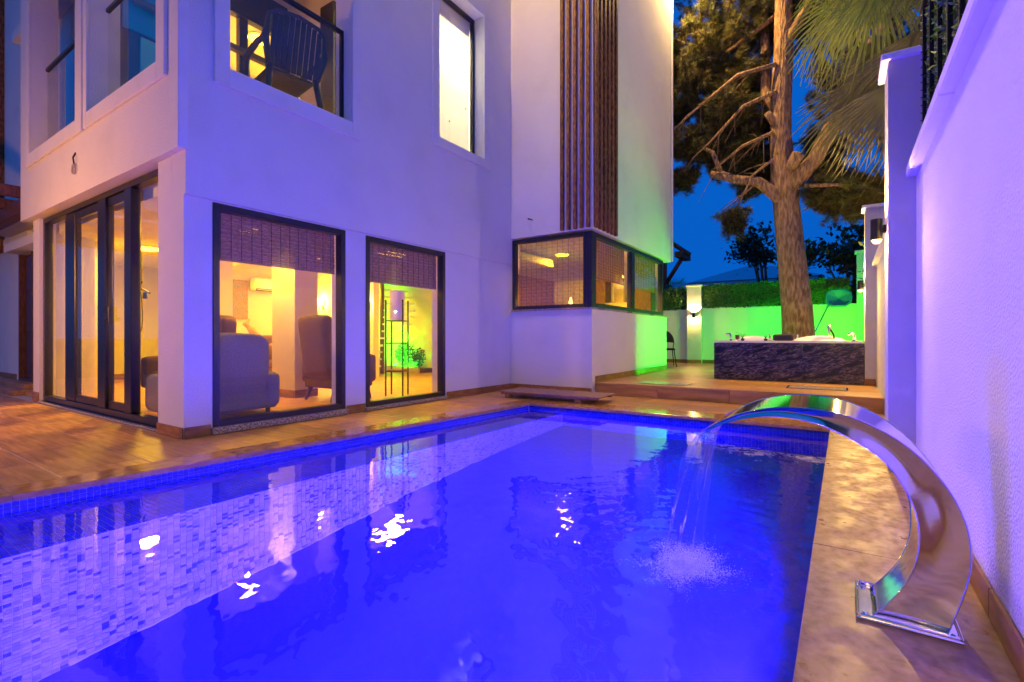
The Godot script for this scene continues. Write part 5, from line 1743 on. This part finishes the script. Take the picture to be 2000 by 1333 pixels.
	part(q, "glass", lathe([[0.0, -0.1], [0.07, -0.1], [0.08, 0.1], [0.0, 0.11]], 16), M.terrace_glow)
	omni(q, "lamp_light", Vector3(0, 0, 0), M.terrace_glow.emission, 5.4, 0.08)
	var eaves = 0
	for e in [[-4.93, 10.2, -4.65, 0.0], [-3.345, 9.4, -11.4, 0.0]]:
		var l = thing("eaves_lamp", ["white eaves lamp high on the pool wall above the picture", "white eaves lamp high at the end of the tower"][eaves], "lamp", Vector3(e[0], e[1], e[2]), 0.0, "eaves lamps on the villa")
		bar(l, "housing", Vector3(0.002, -0.06, -0.1), Vector3(0.16, 0.06, 0.1), M.white_plastic)
		bar(l, "diffuser", Vector3(0.02, -0.075, -0.08), Vector3(0.15, -0.062, 0.08), M.lamp_glow)
		area(l, "lamp_light", Vector3(0.1, -0.085, 0), Vector3(0.45, -1, 0), 0.14, 0.18, warm, [26.0, 30.0][eaves])
		eaves += 1


func balcony_chair():
	var c = thing("balcony_chair", "dark plastic slatted armchair standing on the balcony, seen from behind", "chair", Vector3(-5.62, 3.502, -3.42), -0.15)
	c.scale = Vector3.ONE * 1.18
	var m = M.rattan_plastic
	# faces -x locally; the back leans towards +x
	part(c, "seat", cushion(0.46, 0.04, 0.46, 0.02, 0.0), m, Vector3(-0.02, 0.42, 0))
	for k in 9:
		var z = -0.215 + k * 0.054
		var top = 0.92 - 0.9 * z * z
		part(c, "back_slat", bx(0.014, top - 0.42, 0.048, 0.004), m, Vector3(0.235 + 0.06, 0.42 + (top - 0.42) / 2, z), Vector3(0, 0, -0.24))
	part(c, "back_rail", tube([Vector3(0.335, 0.86, -0.27), Vector3(0.352, 0.91, -0.2), Vector3(0.36, 0.935, 0), Vector3(0.352, 0.91, 0.2), Vector3(0.335, 0.86, 0.27)], 0.02, 8), m)
	for s in [-1, 1]:
		part(c, "back_side", tube([Vector3(0.335, 0.87, s * 0.265), Vector3(0.29, 0.66, s * 0.29), Vector3(0.235, 0.42, s * 0.235)], [0.02, 0.035, 0.03], 8), m)
		part(c, "armrest", tube([Vector3(0.29, 0.68, s * 0.28), Vector3(0.1, 0.66, s * 0.3), Vector3(-0.18, 0.64, s * 0.29), Vector3(-0.25, 0.56, s * 0.27), Vector3(-0.25, 0.42, s * 0.25)], [0.026, 0.03, 0.034, 0.032, 0.028], 8), m)
		part(c, "leg", tube([Vector3(-0.24, 0.44, s * 0.24), Vector3(-0.29, 0.0, s * 0.27)], [0.034, 0.024], 8), m)
		part(c, "leg", tube([Vector3(0.23, 0.44, s * 0.23), Vector3(0.31, 0.0, s * 0.27)], [0.036, 0.024], 8), m)


# ---------------------------------------------------------------- trees
func tuft_mesh(count, len, sd):
	var r = RandomNumberGenerator.new()
	r.seed = sd
	var st = st_new()
	for i in count:
		var d = Vector3(r.randf_range(-1, 1), r.randf_range(-0.55, 1.0), r.randf_range(-1, 1)).normalized()
		var s = d.cross(Vector3(r.randf(), r.randf(), r.randf())).normalized() * 0.0045
		var l = len * r.randf_range(0.6, 1.1)
		var a = d * 0.01 - Vector3.UP * r.randf() * 0.05
		tri(st, a - s, a + s, a + d * l + Vector3.DOWN * l * 0.12)
	return done(st)


func pine():
	rng.seed = 2024
	var t = thing("pine_tree", "tall leaning pine with orange-lit trunk rising behind the hot tub", "tree", Vector3(-0.8, HP, -12.6))
	var base = Vector3(-0.8, HP, -12.6)
	var P = func(x, y, z): return Vector3(x, y, z) - base
	var trunk = [P.call(-0.80, HP, -12.6), P.call(-0.82, 0.7, -12.6), P.call(-0.86, 1.6, -12.6), P.call(-0.96, 2.7, -12.6), P.call(-1.06, 3.8, -12.6), P.call(-1.12, 4.5, -12.6), P.call(-1.17, 5.4, -12.6), P.call(-1.17, 6.2, -12.6), P.call(-1.12, 7.3, -12.6), P.call(-1.12, 8.5, -12.6), P.call(-1.16, 9.8, -12.6), P.call(-1.1, 11.5, -12.6)]
	var tr = [0.38, 0.33, 0.305, 0.28, 0.265, 0.26, 0.215, 0.215, 0.20, 0.17, 0.13, 0.05]
	part(t, "trunk", tube(trunk, tr, 20), M.bark)
	var limbs = [
		[[P.call(-0.95, 4.3, -12.55), P.call(-0.5, 4.75, -12.4), P.call(-0.1, 5.5, -12.2), P.call(0.3, 6.4, -12.0), P.call(0.9, 7.4, -11.9)], [0.19, 0.17, 0.15, 0.13, 0.05]],
		[[P.call(-1.1, 3.95, -12.5), P.call(-1.6, 4.45, -12.4), P.call(-2.1, 4.58, -12.35), P.call(-2.6, 4.78, -12.3)], [0.15, 0.12, 0.095, 0.08]],
		[[P.call(-2.05, 4.57, -12.35), P.call(-2.4, 4.8, -12.4), P.call(-2.6, 5.35, -12.5), P.call(-3.1, 5.75, -12.6), P.call(-3.9, 5.9, -12.7)], [0.08, 0.065, 0.05, 0.035, 0.015]],
		[[P.call(-1.15, 5.9, -12.7), P.call(-1.5, 6.6, -12.9), P.call(-1.55, 8.0, -13.1), P.call(-1.6, 9.6, -13.2)], [0.13, 0.12, 0.1, 0.05]],
		[[P.call(-1.1, 7.4, -12.6), P.call(-0.6, 8.1, -12.3), P.call(0.1, 8.9, -12.2)], [0.11, 0.09, 0.04]],
		[[P.call(-1.3, 5.75, -12.5), P.call(-1.42, 5.95, -12.35)], [0.08, 0.07]],
		[[P.call(-0.95, 4.62, -12.3), P.call(-0.8, 4.85, -12.15)], [0.12, 0.13]],
		[[P.call(-1.3, 8.3, -12.8), P.call(-2.2, 8.0, -13.0), P.call(-3.2, 7.7, -13.2), P.call(-4.2, 7.1, -13.2)], [0.06, 0.05, 0.03, 0.012]],
		[[P.call(-1.25, 7.0, -12.4), P.call(-2.0, 6.9, -12.2), P.call(-2.9, 6.3, -12.1), P.call(-3.4, 5.9, -12.0)], [0.05, 0.04, 0.025, 0.01]],
		[[P.call(-1.25, 6.4, -12.4), P.call(-1.9, 6.2, -12.3), P.call(-2.6, 5.5, -12.2), P.call(-3.0, 5.2, -12.2)], [0.05, 0.035, 0.02, 0.01]],
		[[P.call(-1.3, 5.5, -12.4), P.call(-1.9, 5.3, -12.3), P.call(-2.5, 4.85, -12.2)], [0.045, 0.035, 0.015]],
		[[P.call(-1.3, 4.9, -12.4), P.call(-1.7, 4.6, -12.3), P.call(-2.0, 3.9, -12.2)], [0.035, 0.025, 0.012]],
		[[P.call(-0.7, 4.2, -12.4), P.call(-0.1, 4.1, -12.3), P.call(0.5, 3.8, -12.2), P.call(0.9, 3.7, -12.1)], [0.05, 0.04, 0.025, 0.01]],
		[[P.call(-1.7, 4.4, -12.4), P.call(-2.0, 4.1, -12.3), P.call(-2.35, 3.85, -12.25)], [0.03, 0.022, 0.012]]]
	for l in limbs: part(t, "limb", tube(l[0], l[1], 10), M.bark)
	# masses of needles: centre, radius (x, y, z), share
	var mass = [[-2.7, 8.6, -13.2, 1.7, 1.0, 1.3, 9], [-1.2, 9.0, -13.4, 1.6, 1.2, 1.2, 7], [-3.3, 7.5, -13.0, 1.3, 0.8, 1.0, 6], [-2.1, 7.2, -13.3, 1.1, 0.8, 0.9, 6], [-1.9, 6.0, -13.2, 0.9, 0.7, 0.7, 6], [-2.4, 6.5, -12.8, 0.8, 0.5, 0.7, 4], [-3.1, 5.9, -12.8, 0.8, 0.4, 0.6, 5], [-2.4, 5.5, -13.0, 0.7, 0.45, 0.6, 4], [-1.8, 5.0, -13.1, 0.6, 0.45, 0.5, 4], [-3.4, 5.1, -12.9, 0.45, 0.22, 0.4, 1.6], [-0.2, 4.2, -12.7, 0.7, 0.5, 0.6, 5], [0.4, 3.9, -12.4, 0.6, 0.4, 0.5, 4], [-0.4, 5.2, -13.3, 0.7, 0.6, 0.6, 3], [0.5, 6.6, -12.8, 1.3, 1.0, 0.9, 7], [0.2, 8.4, -12.8, 1.5, 1.1, 1.1, 8], [1.3, 5.2, -12.5, 0.9, 1.0, 0.8, 4], [-2.1, 3.75, -12.3, 0.4, 0.16, 0.3, 1.6], [-4.4, 8.3, -13.3, 1.2, 0.9, 0.9, 4], [-3.9, 6.9, -13.2, 0.7, 0.4, 0.6, 2]]
	var spots = []
	var stw = st_new()
	for m in mass:
		var c = Vector3(m[0], m[1], m[2]) - base
		# twigs run out from points inside the mass, tufts sit along them
		for k in int(m[6] * 26):
			var v = Vector3(rng.randfn(), rng.randfn(), rng.randfn())
			v = v.normalized() * pow(rng.randf(), 0.45)
			var tip = c + Vector3(v.x * m[3], v.y * m[4], v.z * m[5])
			var root = tip - Vector3(v.x * 0.5 + rng.randf_range(-0.3, 0.3), 0.15 + rng.randf_range(0.0, 0.35), v.z * 0.5) * rng.randf_range(0.5, 1.0)
			var mid = root.lerp(tip, 0.5) + Vector3(0, rng.randf_range(-0.08, 0.08), 0)
			add_tube(stw, [root, mid, tip], [0.011, 0.008, 0.004], 4, false)
			for j in 7:
				spots.append(root.lerp(mid, j / 3.0) if j < 3 else mid.lerp(tip, (j - 3) / 3.0) + Vector3(rng.randf_range(-0.07, 0.07), rng.randf_range(-0.06, 0.06), rng.randf_range(-0.07, 0.07)))
	part(t, "twigs", done(stw), M.twig).set_meta("kind", "stuff")
	# bare hanging twigs
	var stb = st_new()
	for k in 55:
		var l = limbs[rng.randi_range(7, 11)][0]
		var i = rng.randi_range(0, l.size() - 2)
		var a = l[i].lerp(l[i + 1], rng.randf())
		var d = Vector3(rng.randf_range(-0.9, 0.1), rng.randf_range(-0.9, 0.1), rng.randf_range(-0.4, 0.4))
		add_tube(stb, [a, a + d * 0.5 + Vector3(0, 0.05, 0), a + d], [0.011, 0.008, 0.004], 4, false)
	part(t, "bare_twigs", done(stb), M.twig).set_meta("kind", "stuff")
	for v in 3:
		var mine = []
		for k in spots.size():
			if k % 3 == v: mine.append(spots[k])
		var mm = MultiMesh.new()
		mm.transform_format = MultiMesh.TRANSFORM_3D
		mm.use_colors = true
		mm.mesh = tuft_mesh(46, 0.16, 5 + v)
		mm.instance_count = mine.size()
		for k in mine.size():
			mm.set_instance_transform(k, Transform3D(Basis.from_euler(Vector3(rng.randf_range(-0.6, 0.6), rng.randf_range(0, TAU), rng.randf_range(-0.6, 0.6))).scaled(Vector3.ONE * rng.randf_range(0.75, 1.25)), mine[k]))
			var q = rng.randf_range(0.6, 1.5)
			mm.set_instance_color(k, Color(q * rng.randf_range(0.9, 1.7), q, q * 0.9))
		var o = MultiMeshInstance3D.new()
		o.name = "crown"
		o.multimesh = mm
		o.material_override = M.needle
		o.set_meta("kind", "stuff")
		t.add_child(o, true)


# a fan leaf: segments spread round the end of a stalk; local +x runs out along the leaf
func fan_mesh(n, len, spread, droop, sd):
	var r = RandomNumberGenerator.new()
	r.seed = sd
	var st = st_new()
	for i in n:
		var a = lerpf(-spread, spread, (i + 0.5) / n)
		var l = len * (1.0 - 0.28 * pow(absf(a) / spread, 2.0)) * r.randf_range(0.9, 1.05)
		var d = Vector3(cos(a), 0, sin(a))
		var s = Vector3(-sin(a), 0, cos(a))
		var prev = []
		for k in 6:
			var f = k / 5.0
			var w = (spread * l * f / n) * (1.0 if f < 0.55 else (1.0 - (f - 0.55) / 0.45) * 0.75 + 0.03)
			w = minf(w, 0.042) + 0.001
			var c = d * l * f + Vector3(0, -droop * l * f * f * f - 0.02 * sin(a * 3.0) * f, 0) + s * 0.03 * r.randf_range(-1, 1) * f * f
			var row = [c - s * w + Vector3(0, 0.014 * f, 0), c, c + s * w + Vector3(0, 0.014 * f, 0)]
			if k > 0:
				quad(st, prev[0], prev[1], row[1], row[0])
				quad(st, prev[1], prev[2], row[2], row[1])
			prev = row
	return done(st)


func palm():
	rng.seed = 77
	var base = Vector3(1.25, 0, -7.9)
	var t = thing("fan_palm", "fan palm with lit fronds hanging over the garden wall", "palm tree", base)
	var tp = []
	var rr = []
	for k in 12:
		tp.append(Vector3(0.02 * sin(k), k * 0.53, 0))
		rr.append(0.2 + 0.02 * (k % 2))
	part(t, "trunk", tube(tp, rr, 14), M.bark)
	var fans = [fan_mesh(44, 1.25, 1.75, 0.16, 1), fan_mesh(40, 1.15, 1.6, 0.42, 2), fan_mesh(34, 1.1, 1.2, 0.75, 3)]
	var top = Vector3(0, 6.0, 0)
	# hub of the blade in the world, direction it points, which blade, old or green
	var f = [[Vector3(0.45, 5.95, -7.4), Vector3(-0.85, -0.5, 0.25), 0, 0], [Vector3(0.35, 5.25, -7.5), Vector3(-0.7, -0.85, 0.1), 1, 0], [Vector3(0.95, 5.7, -7.3), Vector3(-0.25, -1.0, 0.3), 1, 0], [Vector3(0.5, 6.6, -7.7), Vector3(-1.0, -0.05, 0.2), 0, 0], [Vector3(0.5, 4.7, -7.8), Vector3(-0.25, -1.0, 0.05), 2, 1], [Vector3(0.85, 4.6, -7.6), Vector3(-0.05, -1.0, 0.1), 2, 1], [Vector3(0.3, 4.3, -8.0), Vector3(-0.4, -1.0, -0.1), 2, 1], [Vector3(0.6, 4.1, -7.7), Vector3(-0.1, -1.0, 0.0), 2, 1], [Vector3(1.1, 6.9, -7.2), Vector3(-0.3, 0.6, 0.7), 0, 0], [Vector3(1.9, 6.4, -7.3), Vector3(0.8, -0.2, 0.5), 0, 0], [Vector3(1.9, 6.6, -8.5), Vector3(0.7, 0.2, -0.6), 1, 0], [Vector3(0.8, 6.5, -8.6), Vector3(-0.5, 0.1, -0.8), 1, 0], [Vector3(1.2, 5.4, -7.1), Vector3(0.1, -1.0, 0.35), 2, 1], [Vector3(0.2, 5.6, -8.2), Vector3(-0.9, -0.6, -0.3), 1, 0]]
	for q in f:
		var h = q[0] - base
		var x = q[1].normalized()
		var side = x.cross(Vector3(0.3, 0.5, 0.9)).normalized()
		if absf(x.y) < 0.7: side = x.cross(Vector3.UP).normalized()
		var y = side.cross(x).normalized()
		var fr = Node3D.new()
		fr.name = "frond"
		t.add_child(fr, true)
		var bl = part(fr, "blade", fans[q[2]], M.palm_old if q[3] else M.palm_leaf, h)
		bl.basis = Basis(x, y, x.cross(y))
		part(fr, "stalk", tube([top, top.lerp(h, 0.5) + Vector3(0, 0.25, 0), h], [0.03, 0.022, 0.014], 6), M.palm_old if q[3] else M.palm_leaf)


func leafy(n, label, at, h, r, count, size, m, sd, cat = "tree"):
	rng.seed = sd
	var t = thing(n, label, cat, at, 0.0, "trees beyond the garden wall")
	part(t, "trunk", tube([Vector3.ZERO, Vector3(0.1, h * 0.4, 0), Vector3(0, h * 0.8, 0)], [0.05 * h * 0.5, 0.03 * h * 0.5, 0.012 * h * 0.5], 8), M.bark)
	var cl = []
	for k in 9: cl.append([Vector3(rng.randf_range(-1, 1) * r * 0.75, h * rng.randf_range(0.45, 0.95), rng.randf_range(-1, 1) * r * 0.7), r * rng.randf_range(0.25, 0.5)])
	for c in cl: part(t, "limb", tube([Vector3(0.05, h * 0.35, 0), c[0] * 0.5 + Vector3(0, h * 0.3, 0), c[0]], [0.02 * h * 0.5, 0.012 * h * 0.5, 0.005 * h * 0.5], 6), M.bark)
	var mm = leaf_cloud(count, func():
		var c = cl[rng.randi_range(0, cl.size() - 1)]
		return c[0] + Vector3(rng.randfn(), rng.randfn() * 0.6, rng.randfn()) * c[1] * 0.55, size)
	var o = MultiMeshInstance3D.new()
	o.name = "crown"
	o.multimesh = mm
	o.material_override = m
	o.set_meta("kind", "stuff")
	t.add_child(o)


func build_far():
	leafy("dark_tree", "dark bushy tree left of the pine trunk beyond the wall", Vector3(-2.2, 0, -18.5), 4.6, 1.2, 2600, 2.6, M.far_leaf, 301)
	leafy("dark_tree", "broad-leaved tree right of the pine trunk beyond the wall", Vector3(0.2, 0, -17.0), 4.3, 1.5, 2200, 3.0, M.far_leaf, 302)
	leafy("dark_tree", "low tree at the right edge of the gap beyond the wall", Vector3(1.7, 0, -15.5), 3.9, 1.1, 1500, 2.6, M.far_leaf, 303)
	leafy("vine", "small leafy vine climbing over the wall below the palm", Vector3(0.7, 0, -10.2), 3.2, 0.45, 500, 2.0, M.far_leaf, 304, "vine")
	# small palm in the distance
	var base = Vector3(-9.9, 0, -34.0)
	var t = thing("distant_palm", "small dark palm on the skyline left of the far pillar", "palm tree", base)
	part(t, "trunk", tube([Vector3.ZERO, Vector3(0, 4.2, 0)], [0.22, 0.18], 8), M.bark)
	var fan = fan_mesh(20, 1.3, 1.4, 0.3, 9)
	for k in 11:
		var a = TAU * k / 11.0
		var x = Vector3(cos(a), 0.35 * sin(k * 2.1) + 0.1, sin(a)).normalized()
		var b = part(t, "frond", fan, M.palm_leaf, Vector3(0, 4.2, 0))
		b.basis = Basis(x, x.cross(Vector3.UP.cross(x).normalized()).normalized() * -1.0, Vector3.UP.cross(x).normalized() * -1.0)
	# pale roof far behind
	var bl = thing("far_building", "pale building roof showing over the hedge far behind", "building", Vector3(-5.2, 0, -36.0))
	bar(bl, "wall", Vector3(-4.2, 0, -4.0), Vector3(4.0, 4.45, 3.0), M.stucco, 0.02)
	var st = st_new()
	var a = [Vector3(-3.2, 4.46, 3.1), Vector3(4.3, 4.46, 3.1), Vector3(4.3, 4.46, -4.1), Vector3(-3.2, 4.46, -4.1), Vector3(0.4, 5.7, 0.6), Vector3(1.6, 5.7, -1.6)]
	tri(st, a[0], a[1], a[4]); tri(st, a[1], a[5], a[4]); tri(st, a[1], a[2], a[5]); tri(st, a[2], a[3], a[5]); tri(st, a[3], a[4], a[5]); tri(st, a[3], a[0], a[4])
	part(bl, "roof", done(st), M.far_roof)
	for k in 5: bar(bl, "window", Vector3(-3.6 + k * 1.5, 2.6, 3.001), Vector3(-2.8 + k * 1.5, 3.7, 3.03), M.dark_panel)
	# hedges
	rng.seed = 5
	hedge("leafy hedge panel glowing green above the far wall", Vector3(-1.6, HP + 1.575, -14.74), 0.0, 3.45, 0.63, 0.16, 9000, 411)
	hedge("short hedge panel above the warm-lit wall by the tower", Vector3(-5.6, HP + 1.545, -14.76), 0.0, 3.65, 0.63, 0.16, 5000, 412)
	hedge("dark hedge growing through the iron railing on the near wall", Vector3(XR + 0.17, 2.075, -3.0), -PI / 2, 2.5, 1.0, 0.22, 9000, 413)
	# iron railing with barbed bars on the near wall
	var r = thing("iron_railing", "black iron railing with barbed bars on top of the near garden wall", "railing", Vector3(XR + 0.035, 2.072, 0))
	bar(r, "top_rail", Vector3(-0.02, 1.0, -4.26), Vector3(0.02, 1.035, -1.6), M.black_metal)
	bar(r, "bottom_rail", Vector3(-0.02, 0.06, -4.26), Vector3(0.02, 0.095, -1.6), M.black_metal)
	for k in 9:
		var z = -4.2 + k * 0.31
		bar(r, "bar", Vector3(-0.011, 0.0, z - 0.011), Vector3(0.011, 1.12, z + 0.011), M.black_metal, 0.003)
		var st2 = st_new()
		for j in 18: add_box(st2, Vector3(-0.02, 0.12 + j * 0.05, z - 0.005), Vector3(-0.0115, 0.128 + j * 0.05, z + 0.005))
		part(r, "barb_strip", done(st2), M.chrome).set_meta("kind", "stuff")
